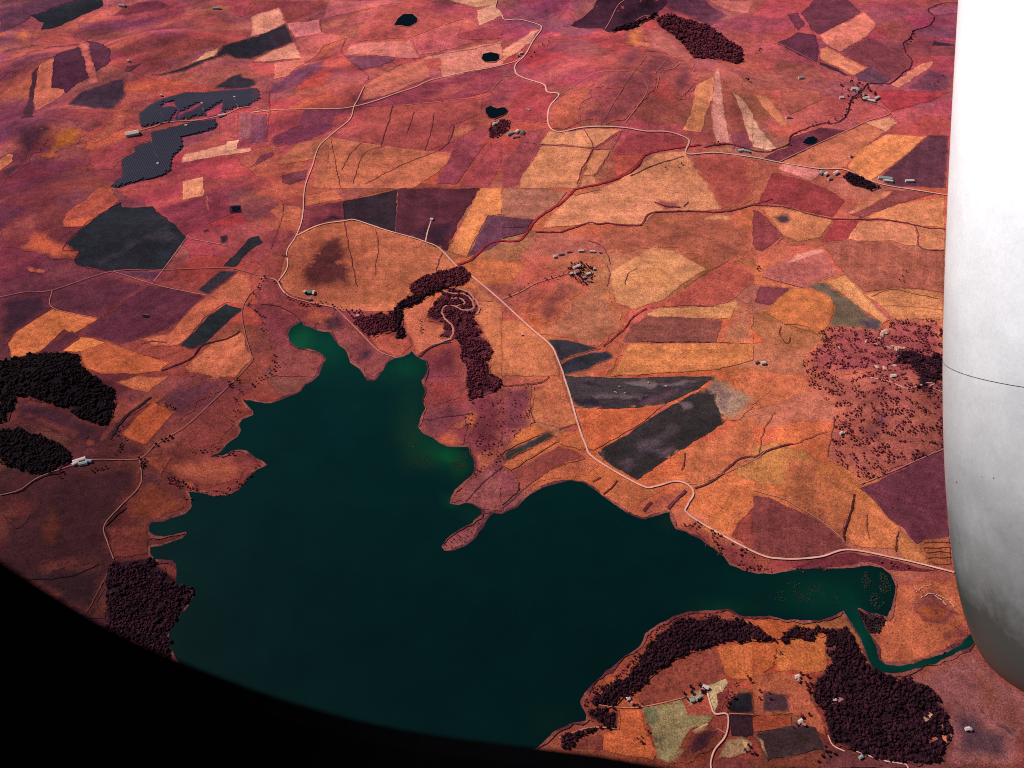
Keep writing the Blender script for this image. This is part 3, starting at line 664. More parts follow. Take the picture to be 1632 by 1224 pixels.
FT(3,2,4.08,0,[
((166,88,74),[310,0,1240,0,1245,460,690,705,600,600,490,520,520,370,540,210,400,100]),
((165,86,70),[490,520,540,280,720,250,860,190,900,300,760,440,640,560,560,560]),
((95,55,72),[760,260,870,200,880,260,780,420,720,480,700,440]),
((200,118,88),[860,260,920,160,980,180,900,300,820,380,790,420]),
((124,60,56),[0,775,100,790,450,950,570,1060,590,1090,640,1125,400,1168,200,1184,0,1130]),
((168,94,62),[230,560,400,540,450,740,450,910,330,880,200,800]),
((186,104,66),[460,620,640,700,660,780,600,1000,560,1020,460,950]),
((200,112,70),[680,780,730,800,830,870,950,980,930,1130,640,1100,600,1040]),
((108,52,62),[695,725,1250,470,1270,1060,1060,1085,960,975,900,940,820,850]),
((166,90,56),[1110,1060,1280,1050,1290,1224,1170,1224,1090,1130]),
((206,122,74),[950,1030,1080,1110,1140,1224,1000,1200,940,1140]),
((112,46,52),[430,1190,620,1145,940,1200,1060,1240,1200,1270,900,1260,600,1250,250,1250]),
])
FT(0,3,4.08,0,[
((60,32,38),[0,0,720,0,690,80,620,330,400,250,60,60]),
((140,66,48),[330,30,420,10,400,60,340,60]),
((50,25,36),[720,0,980,-40,1150,120,1270,180,1110,420,1110,560,700,380,690,100]),
((112,56,42),[600,330,690,180,690,350,640,360]),
])
FT(2,3,4.08,24,[
((134,58,52),[510,790,560,720,700,600,820,500,900,440,1020,300,1120,245,1300,210,1540,235,1640,230,1632,300,1540,260,1160,252,1050,330,960,410,890,500,830,620,700,700,600,800,540,870]),
((134,64,50),[860,760,960,640,1100,530,1380,430,1440,560,1450,640,1180,770,920,820,880,800]),
((190,100,56),[1400,430,1632,412,1632,640,1490,650,1430,560]),
((142,122,82),[910,830,1180,770,1210,870,1380,880,1350,930,1230,980,1150,1100,1100,1190,1010,1160,960,960]),
((100,96,66),[910,832,1010,830,1030,920,960,950,935,930]),
((100,90,66),[970,1000,1050,990,1070,1060,1010,1090]),
((190,150,104),[1230,980,1330,930,1340,940,1250,985]),
((186,156,112),[1340,690,1450,645,1472,670,1460,690,1430,720,1380,870,1350,780]),
((150,120,86),[1190,760,1330,690,1330,740,1220,830]),
((184,90,52),[760,840,890,840,940,980,1010,1120,980,1170,650,1110,660,1000,760,970]),
((34,28,38),[1470,780,1530,730,1632,735,1640,868,1470,868]),
((62,34,44),[1472,880,1632,880,1632,1010,1590,1030,1500,1010]),
((82,38,42),[1120,1160,1240,990,1340,950,1430,970,1440,1010,1380,1090,1330,1140,1200,1180,1100,1200]),
((60,32,44),[1200,1090,1300,990,1380,990,1340,1080,1240,1150]),
((168,128,92),[1400,1160,1460,1040,1560,1015,1632,1060,1600,1130,1480,1160]),
((205,160,112),[1560,1040,1600,1050,1590,1100,1560,1080]),
((116,54,44),[430,1090,480,1040,650,1000,650,1110,600,1100]),
((120,52,48),[1400,750,1470,710,1460,780,1420,870,1390,860]),
])
FT(3,3,3.778,24,[
((204,110,62),[140,480,160,380,360,340,450,330,430,420,460,540,340,570,260,550,140,550]),
((190,96,54),[0,380,120,385,150,440,120,530,0,600]),
((164,84,58),[0,560,140,560,330,580,340,700,430,860,450,950,330,880,230,800,0,820]),
((74,46,50),[60,670,220,690,220,800,60,800]),
((152,68,44),[0,822,230,822,220,880,0,920]),
((62,42,42),[20,930,200,880,380,890,430,1020,90,1080]),
((180,130,96),[25,950,45,940,100,1075,90,1080]),
((120,60,44),[110,1085,430,1030,440,1133,130,1133]),
((184,96,64),[750,370,800,240,830,120,880,40,1230,0,1290,330,1150,420,880,520,790,490,760,450]),
((128,62,58),[910,170,1000,60,1100,20,1240,180,1260,260,1100,320,980,250]),
((160,80,46),[960,190,1100,130,1230,200,1150,260,1020,250]),
((120,60,58),[1110,320,1270,250,1290,330,1200,390,1130,380]),
((142,82,76),[930,600,1130,500,1310,395,1420,500,1500,600,1640,690,1640,1133,1180,1133,1170,800,1060,650]),
((86,56,60),[1190,780,1360,770,1420,870,1560,920,1570,1100,1200,1100]),
((128,70,62),[1430,700,1632,700,1632,1000,1560,920,1440,860]),
((150,82,70),[1330,560,1420,520,1460,700,1440,840,1380,780]),
((104,52,52),[450,1010,640,1040,800,1090,1000,1120,1000,1133,420,1133]),
((44,26,36),[620,170,700,200,800,215,790,260,740,320,700,320,660,250]),
])
# ------------------------------------------------------------------ roads, tracks, ditches
ROADS = [("road",[ (0,100,20,130,120,130,230,160,255,190,200,270,150,360,90,420,85,460,110,495,240,540,280,560,295,600,370,615,320,680,300,730,305,820,370,860,530,830,790,832,930,855,1080,860,1200,900,1215,930,1195,980,1215,1005,1400,995,1632,1025,1812,1060,2062,1100,2222,1104,2390,1175,2500,1208,2700,1240,2900,1272)],2,0,6.5),
 ("road",[(1632,110,1590,60,1600,0,1610,-60)],1,0,6),
 ("road",[(0,735,120,720,520,710,670,695,860,640,1050,575,1150,530,1240,505,1420,465,1520,450,1632,425,1722,400,1752,380)],1,0,4.6),
 ("road",[(740,560,700,640,670,695,640,780,520,880,440,960,400,1080,350,1224,335,1414,295,1534,235,1634,240,1724,215,1784,180,1834,205,1890,240,1925)],1,0,4.2),
 ("road",[(300,310,450,240,600,216,690,212,930,290,1130,350,1220,390,1340,510,1430,570,1632,740,1852,940,1952,1030,1992,1110,2027,1200,2035,1230,2072,1344,2122,1524,2172,1664,2232,1759,2532,1934,2632,1940,2742,1910,2822,1920,2872,1965,2872,2005,2837,2065,2857,2135,3264,2365,3454,2412,3694,2400,3884,2353,4194,2409,4354,2445,4570,2500)],1,1,6.2),
 ("road",[(0,710,180,675,340,665,720,545,1050,535,1450,520,1560,535,1632,555,1760,590)],0,1,2.8),
 ("road",[(1700,640,1632,680,1575,790,1590,930,1632,1080,1640,1120,1550,1224,1460,1314,1330,1440,1200,1554,1020,1664,910,1759,760,1768,600,1769,440,1814,250,1884,130,1964,0,2000)],0,1,3.0),
 ("dirt_track",[(910,535,915,700,800,830,680,970,700,1080,740,1190)],0,2,3),
 ("dirt_track",[(60,580,160,600,205,665,260,710,400,750,540,780,600,830,700,930,830,1060,950,1105)],1,1,4.0),
 ("dirt_track",[(0,725,130,670,220,620,440,550)],2,1,3.5),
 ("dirt_track",[(0,760,640,1770)],9,9,0),
 ("road",[(760,10,880,35,990,80,1060,70,1130,45,1180,50,1150,70,1240,110)],3,2,3.4),
 ("dirt_track",[(590,860,740,790,890,740,830,690,760,670)],3,0,4),
 ("dirt_track",[(170,1055,590,862)],3,0,4.5),
 ("dirt_track",[(0,330,230,390,410,460,600,530,640,560)],3,0,0),
 ("dirt_track",[(890,855,1000,825,1070,800,1170,790,1340,775,1480,740,1560,705,1632,700,1760,735)],0,0,5),
 ("dirt_track",[(1040,720,1070,800)],0,0,5),("dirt_track",[(1310,675,1328,735)],0,0,5),("dirt_track",[(1525,640,1550,710)],0,0,5),("dirt_track",[(985,915,1032,1065)],0,0,6),
 ("dirt_track",[(800,1140,1030,1070)],0,0,2.2),("dirt_track",[(985,910,1215,820)],0,0,2.2),
 ("road",[(1175,205,1150,280,1135,348)],1,1,5),
 ("dirt_track",[(990,688,1150,670,1330,648,1520,620,1620,520)],1,0,2.4),
 ("dirt_track",[(60,785,200,795,300,815)],2,0,2.2),("dirt_track",[(150,925,270,940,590,968,720,975)],2,0,3),
 ("dirt_track",[(730,180,940,340)],9,9,0),
 ("dirt_track",[(640,815,700,720,850,480,940,360)],2,0,3),("dirt_track",[(800,800,920,640,945,570,920,530)],2,0,3.5),("dirt_track",[(1000,590,1020,500,1000,470,1080,370)],2,0,2.5),
 ("dirt_track",[(1040,460,1120,440,1160,400)],2,0,4),("dirt_track",[(1060,560,1120,640,1160,640,1260,540)],2,0,3),("dirt_track",[(370,620,560,500,640,470,860,470)],2,0,2.5),
 ("dirt_track",[(720,210,850,150,1000,110,1350,180,1632,320)],2,0,2.6),("dirt_track",[(670,190,740,60,800,0)],2,0,4),("dirt_track",[(380,190,440,192,660,190)],2,0,2.2),
 ("dirt_track",[(150,280,400,405,600,530,640,500)],3,0,2.6),("dirt_track",[(0,300,160,280)],3,0,2),("dirt_track",[(1100,230,1000,290,900,330)],9,9,0),
 ("dirt_track",[(740,545,1050,640,1350,700)],0,1,2.2),("dirt_track",[(1000,610,1215,325,1240,330,1480,375)],0,1,2.2),("dirt_track",[(340,665,345,780,640,850)],0,1,2.0),
 ("dirt_track",[(600,570,880,860)],3,1,3.5),("dirt_track",[(60,580,330,650)],3,1,3),
 ("dirt_track",[(1540,1224,1440,1300,1400,1320)],9,9,0),
 ("dirt_track",[(690,705,1250,468)],3,2,2.6),("dirt_track",[(540,100,640,210)],9,9,0),("dirt_track",[(400,100,520,215,540,280)],3,2,2.4),
 ("dirt_track",[(0,740,100,770,200,800,450,950,580,1060,590,1080)],3,2,2.4),
 ("dirt_track",[(1150,690,1300,690,1632,545,1720,480)],2,2,1.8)]
SOUTH_ROADS = [("road",[1335,740,1360,830,1385,875,1465,880,1455,1010,1380,1110,1355,1200,1365,1260],4.08,2,24,3.2),("road",[620,1035,780,1090,920,1115,925,1150],3.778,3,24,2.6),("road",[450,940,480,1000,550,1035],3.778,3,24,2.4),
 ("dirt_track",[1475,872,1632,878],4.08,2,24,1.4),("dirt_track",[1400,970,1450,1000],4.08,2,24,2),("road",[1270,90,1290,88,1350,120],3.778,9,24,0),
 ("dirt_track",[900,570,910,830,1000,820],4.08,9,24,0),("dirt_track",[590,810,740,830,900,830,1180,770],4.08,2,24,1.6),("dirt_track",[370,1030,560,965,750,970],4.08,2,24,1.8)]
# quarry scars and shore walls of pale stone: (tile scale 3.778, origin 1200,924)
DITCHES = [(2,0,[1290,940,1200,955,1000,985,930,1010,870,1090,780,1150,650,1195,500,1224,470,1240,400,1310,300,1374,220,1434,160,1514,120,1564,60,1570,0,1568,-90,1590,-190,1680,-290,1730],9,(164,44,56)),
 (2,1,[220,285,340,290,420,275,560,225,620,235,700,230,760,240,900,240,940,190,990,160,1200,150,1440,155,1632,110,1760,70],6,(128,46,60)),
 (3,0,[1340,20,1250,20,1180,40,1135,70,1180,110,1140,170,1050,200,1020,250,980,280,990,340,1030,390,1020,440,980,470,900,540,850,545,760,545,730,560,700,600,640,640,620,720,590,770,540,800,450,805,370,830,250,880,230,940,150,970,100,990,0,980,-140,940,-240,945,-320,960],5,(84,26,44)),
 (2,0,[830,1150,980,1080,1180,1020],3,(100,48,60)),(2,0,[535,845,590,960,520,1100,490,1200],3.4,(150,52,60)),(2,0,[740,880,600,965],2.4,(120,50,60)),(2,0,[780,850,640,1090,590,1150],2.2,(130,60,66)),
 (1,0,[520,900,580,1224],2.4,(120,52,60)),(1,0,[720,930,640,1010,590,1110],2.2,(120,52,60)),(1,0,[870,950,730,1010,660,1200],2.2,(120,50,60)),(1,0,[1210,985,950,1090,740,1200],2.4,(120,50,62)),
 (1,0,[920,690,860,900,850,950],3,(110,46,60)),(1,0,[1190,740,1170,860,1130,980],2,(120,52,60)),(1,0,[1060,730,1010,870],2,(130,56,60)),(1,0,[1320,820,1290,920,1220,980],3.4,(110,50,64)),(1,0,[1632,280,1420,325,1170,360,1000,410,880,470],2.6,(110,50,62)),
 (1,0,[620,250,590,330,640,400,750,480,760,530],2.2,(140,60,70)),(1,0,[0,405,140,405,320,385],2,(130,50,55)),(1,0,[450,130,455,210],2,(120,50,60)),(1,0,[115,600,120,720,100,900],2,(130,60,66)),
 (1,1,[600,85,605,205,650,450,690,640],2.2,(110,52,60)),(1,1,[955,10,940,290],1.8,(150,84,92)),(1,1,[810,270,830,370,820,460,800,570],2,(130,62,62)),(1,1,[1245,420,1200,540],2.4,(120,60,70)),
 (1,1,[350,120,600,80,950,5,1490,3],1.6,(100,42,52)),(1,1,[210,100,200,200,130,400],1.8,(120,52,60)),(1,1,[70,760,180,770,300,840,340,900,380,910],3,(80,36,46)),(1,1,[1010,1180,1080,1110,1180,1030,1300,1000],5,(90,46,54)),(1,1,[880,1224,960,1160,1080,1110],3,(60,50,56)),
 (1,1,[1450,735,1570,735],2,(130,62,70)),(1,1,[1140,1200,1160,1140],2,(90,44,54)),
 (0,1,[780,95,415,380,515,410,490,490,680,535,720,545],2,(74,30,44)),(0,1,[920,1015,1000,995,1080,1010],2.4,(110,44,50)),(0,1,[1050,1190,1240,1110,1320,1020,1480,980,1560,930],4.5,(70,30,42)),(0,1,[930,1090,1050,1100,1200,1040],2,(120,52,50)),
 (0,1,[1170,1025,1250,1040,1330,1010],2,(70,36,46)),(0,2,[720,410,790,290,900,200,980,140],8,(50,28,38)),(0,2,[550,410,580,390],5,(60,32,40)),(0,2,[0,765,120,750,200,690,320,640,400,630],7,(44,24,34)),
 (0,2,[20,900,110,990,200,900],2,(60,28,34)),(0,2,[680,970,820,850],6,(58,28,34)),(0,3,[0,95,300,95,480,70,640,0],2.5,(36,20,28)),(0,3,[570,310,650,150,700,60],3,(110,54,52)),
 (2,1,[560,340,650,380,690,450,700,490],3,(120,50,64)),(2,1,[680,640,700,560,680,500],2,(130,60,66)),(2,1,[660,1030,800,910,850,840,940,780],3.6,(120,54,58)),(2,1,[940,1000,1380,1005,1510,1012],2.4,(90,44,56)),
 (2,1,[800,630,820,560,880,520],2.4,(120,66,56)),(2,1,[1180,650,1380,520,1480,470],1.8,(130,66,60)),(2,1,[1380,770,1180,765,1050,775,950,775],1.8,(110,50,52)),(2,1,[470,50,640,10],2.4,(90,40,54)),(2,1,[990,90,1060,120,1160,125],6,(86,38,50)),(2,1,[1180,120,1210,90],5,(90,40,52)),
 (2,1,[0,258,140,258],1.8,(60,28,50)),(2,1,[0,345,60,350],3,(150,46,58)),
 (3,1,[0,110,200,125,400,180,520,200,640,205,820,205,930,215,1050,240,1140,260,1245,268],4.4,(130,58,62)),(3,1,[1050,240,1075,300,1070,370,1130,400,1240,405],3,(150,66,66)),(3,1,[770,705,900,660,1050,690,1200,720],2,(160,84,66)),
 (3,1,[830,765,1000,770,1230,790],1.6,(170,94,70)),(3,1,[180,900,170,960,220,1010,240,970],2.4,(120,58,52)),(3,1,[140,380,200,320],2.2,(130,60,56)),(3,1,[200,880,340,900,430,970],1.8,(150,80,66)),
 (3,2,[0,530,130,470,260,440],6,(110,50,62)),(3,2,[260,440,480,360],2,(150,76,60)),(3,2,[480,530,510,380,530,260],2.6,(130,66,62)),(3,2,[665,770,630,900,590,1010,585,1070],5,(84,38,40)),(3,2,[40,500,60,370,140,230],2,(160,84,62)),
 (3,2,[940,1010,930,1140],3,(110,52,46)),(3,2,[740,900,750,1060],2,(150,76,60)),(3,2,[1110,1085,1280,1080],3,(96,44,44)),(3,2,[1100,1120,1280,1115],3,(96,44,44)),(3,2,[1120,1150,1285,1145],3,(96,44,44)),(3,2,[1140,1185,1290,1180],3,(96,44,44)),
 (2,2,[1190,500,1180,590,1160,610],3,(110,52,50)),(2,2,[1250,730,1380,670,1480,590,1540,540,1632,520],5,(112,54,62)),(2,2,[0,65,200,50,280,30,310,0],3,(80,40,46)),(2,2,[660,770,750,680],4,(110,48,52)),(2,2,[590,690,640,660],3,(110,48,52)),(2,2,[920,880,970,820],7,(110,50,58)),(2,2,[1080,860,1200,740],8,(110,50,64)),
 (2,2,[0,860,100,770,180,700,260,640,400,570,550,540],2,(110,58,50)),(2,2,[190,60,185,220,210,300],2,(110,52,52)),(2,2,[370,350,480,310],2,(140,70,56)),(2,2,[40,600,100,670,110,740],2.4,(80,44,48)),
 (1,2,[1390,820,1460,740,1632,590],2.6,(92,50,60)),(1,2,[1100,290,1300,260,1440,240],2,(100,54,62)),(1,2,[1470,340,1632,430],2.2,(104,54,62)),(1,2,[1380,420,1400,330,1380,260],2,(110,58,60)),(1,2,[1500,890,1632,870],2,(110,60,60))]
# ------------------------------------------------------------------ the plain
XS = np.concatenate([[-24000, -14000, -8000, -5000, -3600, -2900], GX, [2900, 3600, 5000, 8000, 14000, 24000]])
YS = np.concatenate([[-16000, -8000, -4000, -1800, -600, 0], GY, [5900, 6600, 8000, 11000, 18000, 34000]])
gp = np.stack(np.meshgrid(XS, YS), -1).reshape(-1, 2)
nx, ny = len(XS), len(YS)
gv = np.column_stack([gp, hz(gp)])
gf = [(j*nx+i, j*nx+i+1, (j+1)*nx+i+1, (j+1)*nx+i) for j in range(ny-1) for i in range(nx-1)]
me = bpy.data.meshes.new("ground"); me.from_pydata(gv.tolist(), [], gf); me.materials.append(M_PLAIN); me.shade_smooth()
set_attr(me, 'soil', streak(gp, tone(gp))*blobmul(gp))
set_attr(me, 'furrow', np.zeros((len(gp), 3)))
og = bpy.data.objects.new("ground", me); col.objects.link(og)
tag(og, "dry reddish brown farmland plain round the dark lake", kind='structure')

# ------------------------------------------------------------------ fields
def hue_word(c):
    r, g, b = c
    if r > 200 and g > 125: return "pale straw"
    if r > 185: return "orange stubble"
    if r > 150: return "reddish brown"
    if r > 105: return "maroon ploughed"
    if r > 70: return "dark purple ploughed"
    return "near black burnt"
PL = []
FSTEP = 0.16; BASE_OFF = 0.6
SOFT = {(95,50,62),(82,44,60),(90,50,66),(72,46,60),(128,62,68),(134,64,66),(122,60,64),(44,34,50),(48,36,50),(104,72,84),(100,76,90),(172,132,108),(100,72,84),(86,66,74),(90,70,78),(58,32,50),(46,29,46),(110,50,66),(62,50,66),(66,52,68),
 (84,84,62),(100,90,66),(206,116,70),(80,40,50),(148,68,50),(165,80,56),(168,80,60),(140,66,46),(108,48,46),(104,48,38),(168,94,62),(186,104,66),(165,86,70),(95,55,72),(200,118,88),(128,62,58),(160,80,46),
 (120,60,58),(86,56,60),(128,70,62),(150,82,70),(160,80,74),(190,110,70),(212,142,94),(200,126,84),(148,78,64),(190,106,76),(182,110,80),(125,56,50),(165,82,60),(106,54,64),(92,44,44),(172,92,70),(196,112,82),(172,84,72),(205,112,50),(192,100,52),
 (170,85,65),(150,62,66),(180,82,72),(185,90,70),(98,46,66),(100,48,64),(95,48,68),(116,66,92),(86,42,58),(78,40,55),(190,100,70),(90,41,58),(64,33,50),(198,92,62),(208,100,78),(112,54,66),(134,58,52),(82,38,42),(60,32,44),(142,82,76),
 (60,32,38),(140,66,48),(112,56,42),(120,50,58),(115,45,60),(178,88,62),(156,66,60),(120,60,66),(172,82,58),(184,100,58),(125,55,62),(150,80,76),(110,64,74),(170,84,66),(162,74,64),(76,38,42),(180,94,64),(150,68,64),(135,55,56),(165,62,52),(186,100,90),(150,76,70),(166,88,74),(118,62,56),(160,78,76),(112,92,92),(120,98,98),(92,74,80),(104,82,86),(96,74,80),(82,62,70),(58,52,60),(62,54,62),(128,62,70),(132,64,68)}
def under(P, k):
    C = streak(P, tone(P)); done = np.zeros(len(P), bool)
    for q in range(k-1, -1, -1):
        lo, hi, _, lp, bc = PL[q]
        m = (~done) & (P[:, 0] > lo[0]) & (P[:, 0] < hi[0]) & (P[:, 1] > lo[1]) & (P[:, 1] < hi[1])
        if not m.any(): continue
        ix = np.where(m)[0]; ix = ix[inside(P[ix], lp)]; C[ix] = bc; done[ix] = True
    return C
for k, (c, pts) in enumerate(FIELDS):
    W = ground_pt(pts)
    dist = math.hypot(W[:, 0].mean(), W[:, 1].mean()); soft = tuple(c) in SOFT
    loop = smooth_loop(W, True, 13.0, (14.0 if soft else 4.5)*(1 if dist < 3300 else 1.6), k*1.7)
    lo = loop.min(0); hi = loop.max(0); lv = 1
    for (a, b_, L2, lp, bc) in PL:
        if lv <= L2 and (a[0] < hi[0] and b_[0] > lo[0] and a[1] < hi[1] and b_[1] > lo[1]):
            if inside(lp, loop).any() or inside(loop, lp).any(): lv = L2+1
    base = np.array(lin(c))*rng.uniform(.94, 1.06)*far_gain(pts[:, 1].mean())*sw_shade_gain(pts[:, 0].mean(), pts[:, 1].mean())*np.array([1, 1, .86 if c[2] > c[1]*1.25 else 1.0])
    # direction of ploughing: along the longest side
    E_ = np.roll(W, -1, 0)-W; L_ = np.hypot(*E_.T); e = E_[L_.argmax()]/L_.max()
    fr = None
    if rng.random() < .68 and not soft:
        per = 2*math.pi/rng.uniform(7, 14); fr = (-e[1]*per, e[0]*per)
    size = min(np.ptp(W[:, 0]), np.ptp(W[:, 1]))
    wd_ = min(size*.26, 24*(1 if dist < 3300 else 1.5)) if soft else min(5.0*(1 if dist < 3300 else 1.7), size*.2)
    pal = 0.0 if c[0] < 90 else .7
    rim = 1.0 if soft else rng.choice([1.0, 1.0, .72, .8, 1.18])
    def cf(V):
        d = dist_poly(V, loop); t = np.clip(d/wd_, 0, 1)
        if soft:
            t = (t*t*(3-2*t))[:, None]; return (under(V, k)*(1-t)+base[None]*t)*blobmul(V)
        t = t[:, None]
        if rim != 1.0: return streak(V, base[None]*(rim*(1-t)+t), .45, pal)*blobmul(V)
        return (under(V, k)*(1-t)*.7+streak(V, np.tile(base, (len(V), 1)), .45, pal)*(t+(1-t)*.3))*blobmul(V)
    o = drape("field", loop, BASE_OFF+FSTEP*(lv-1), M_SOIL, colfun=cf, furrow=fr, ringw=wd_)
    PL.append((lo, hi, lv, loop, base))
    tag(o, None, None, None, 'structure')
print("max level", max(p[2] for p in PL))

# ------------------------------------------------------------------ water
WB = [((480,545),20,22,(24,106,68),.9),((520,560),40,30,(14,78,60),.9),((650,590),26,16,(16,88,62),.95),((675,580),16,14,(14,68,50),.9),((620,600),26,18,(12,66,56),.8),((655,640),22,40,(22,62,50),.75),
 ((660,690),26,30,(30,68,50),.8),((690,720),32,20,(18,80,52),.85),((715,728),16,10,(14,100,56),.85),((672,735),20,14,(30,56,42),.6),((735,745),16,20,(24,72,46),.8),((720,800),14,10,(16,70,50),.8),((755,820),14,14,(16,62,50),.6),
 ((1300,950),60,30,(12,66,52),.8),((1390,940),34,30,(10,50,44),.6),((1370,1010),20,50,(10,72,58),.9),((1450,1060),60,14,(10,72,58),.9),((1530,1030),30,20,(10,72,58),.9),((1180,930),60,26,(8,48,46),.6),((1150,970),50,12,(20,66,46),.6),
 ((560,600),30,40,(8,56,52),.7),((450,680),60,50,(6,46,48),.5),((1070,835),20,10,(28,50,44),.6),((270,845),20,8,(10,52,46),.6),((880,1150),30,20,(14,44,36),.5),((700,620),40,60,(8,52,50),.5)]
wc = flat([b[0] for b in WB])
KW = 0.32
def water_col(V, k=1.0):
    deep = np.array(lin((4,36,37), KW)); up = np.array(lin((8,60,58), KW))
    t = np.clip((V[:, 1]-1000)/1500, 0, 1)[:, None]; C = deep*(1-t)+up*t
    for c, b in zip(wc, WB):
        r = math.hypot(math.hypot(*c), ALT); kx = r/FPX; ky = kx*r/ALT
        g = np.exp(-(((V[:, 0]-c[0])/(b[1]*kx))**2+((V[:, 1]-c[1])/(b[2]*ky))**2))*b[4]
        C = C*(1-g[:, None])+np.array(lin(b[3], KW))*g[:, None]
    return C
LAKE_OFF = 2.4
sp_ = smooth_loop(LW, True, 9.0, 4.0, 3.1); sp_ = np.vstack([sp_, sp_[:1]])
n_ = len(sp_); t_ = np.gradient(sp_, axis=0); t_ /= np.hypot(*t_.T)[:, None]+1e-9; nn2 = np.stack([-t_[:, 1], t_[:, 0]], -1)
wv_ = np.array([5.5+9*noise.noise((x/55, y/55, 2.)) +4*noise.noise((x/12, y/12, 2.)) for x, y in sp_])[:, None].clip(1.0, 16)
Vs_ = np.concatenate([sp_+nn2*wv_, sp_-nn2*wv_]); Vs_ = np.column_stack([Vs_, hz(Vs_)*0+1.9])
o = mesh_obj("shore", Vs_, [(i, n_+i, n_+i+1, i+1) for i in range(n_-1)], M_SOIL)
cs_ = np.array([lin((152,82,74) if noise.noise((v[0]/80, v[1]/80, 7.)) > 0 else (104,52,58)) for v in Vs_]); cs_ *= (.45+.55*np.clip((Vs_[:, 1]+Vs_[:, 0]*.5-900)/700, 0, 1))[:, None]**.5
set_attr(o.data, 'soil', cs_); set_attr(o.data, 'furrow', np.zeros((len(Vs_), 3))); tag(o, kind='structure')
shore = smooth_loop(LW, True, 9.0, 3.0, 3.1)
lake = drape("lake", shore, LAKE_OFF, M_WATER, colfun=water_col, zfun=lambda V: np.zeros(len(V)))
tag(lake, "dark green reservoir with a ragged shore", kind='structure')
PONDS = [T(1,0,[930,165,955,125,990,95,1050,93,1085,125,1075,150,1030,178,980,170]), T(1,0,[1500,385,1510,355,1560,343,1610,355,1615,385,1590,405,1520,405]),
 np.array([(774,173),(782,170),(792,174),(800,172),(806,173),(809,177),(806,182),(800,185),(788,190),(779,188),(775,181)],float), T(3,0,[320,935,350,900,390,890,415,905,410,930,360,945]),
 T(0,1,[925,835,940,825,975,832,965,843,940,843]), T(0,1,[1505,125,1555,120,1560,150,1510,152]),
 np.array([(487,466),(498,465),(498,470),(488,471)],float)]
for k, p in enumerate(PONDS):
    W = ground_pt(p); zz = float(hz(W).mean())
    loop = smooth_loop(W, True, 6, 2.0, 50+k)
    bank = smooth_loop((W-W.mean(0))*1.07+W.mean(0), True, 8, 3.0, 60+k)
    o = drape("pond_bank", bank, 2.6, M_SOIL, color=np.array(lin((196,112,84) if k in (0,1,4) else (140,66,66)))); tag(o, kind='structure')
    o = drape("pond", loop, 3.0, M_WATER, color=np.array(lin((6,24,36), KW)))
    tag(o, kind='structure')
# ------------------------------------------------------------------ roads, tracks, ditches
ROAD_OFF = 2.5
MR = {"road": M_ROAD, "dirt_track": M_TRACK}
for nm, pl, i, j, wd in ROADS:
    if wd == 0: continue
    mt_ = M_FAINT if wd in (2.8, 3.0) else MR[nm]
    W = ground_pt(T(i, j, pl[0] if isinstance(pl[0], (list, tuple)) else pl))
    o = ribbon(nm, catmull(W, 8), wd*.72, ROAD_OFF+(.12 if nm == 'road' else 0), mt_); tag(o, kind='structure')
for nm, pl, s, j, dy, wd in SOUTH_ROADS:
    if wd == 0 or j == 9: continue
    W = ground_pt(T(3 if s < 4 else 2, 3, pl, s, dy))
    o = ribbon(nm, catmull(W, 6), wd, ROAD_OFF+(.12 if nm == 'road' else 0), MR[nm]); tag(o, kind='structure')
dm = {}
for k, (i, j, pl, wd, c) in enumerate(DITCHES):
    W = ground_pt(T(i, j, pl)); P = catmull(W, 9); P = smooth_loop(P, False, 7, 3.5, 200+k)
    o = ribbon("ditch", P, min(wd*.9, 6.5)*rng.uniform(.8, 1.1), ROAD_OFF-.3, M_SOIL); n_ = len(o.data.vertices)
    vv = np.array([v.co[:2] for v in o.data.vertices]); set_attr(o.data, 'soil', np.tile(lin(c), (n_, 1))*(1+.0*vv[:, :1])); set_attr(o.data, 'furrow', np.zeros((n_, 3)))
    tag(o, kind='structure')
for pl in ([980,80,1030,40,1090,30],[1010,110,1070,85,1130,105,1180,140,1225,180],[1090,100,1130,120,1160,150]):
    P = smooth_loop(catmull(ground_pt(T(3, 3, pl, 3.778, 24)), 4), False, 3, 6, 9); a = 0
    while a < len(P)-3:
        n_ = int(rng.integers(3, 9)); o = ribbon("rock_ledge", P[a:a+n_], rng.uniform(1.2, 3.4), ROAD_OFF, M_ROCK); tag(o, kind='structure'); a += n_+int(rng.integers(0, 3))
for pl in ([1070,430,1130,400,1180,380,1240,360],[1000,770,940,860],[720,400,740,460]): pass

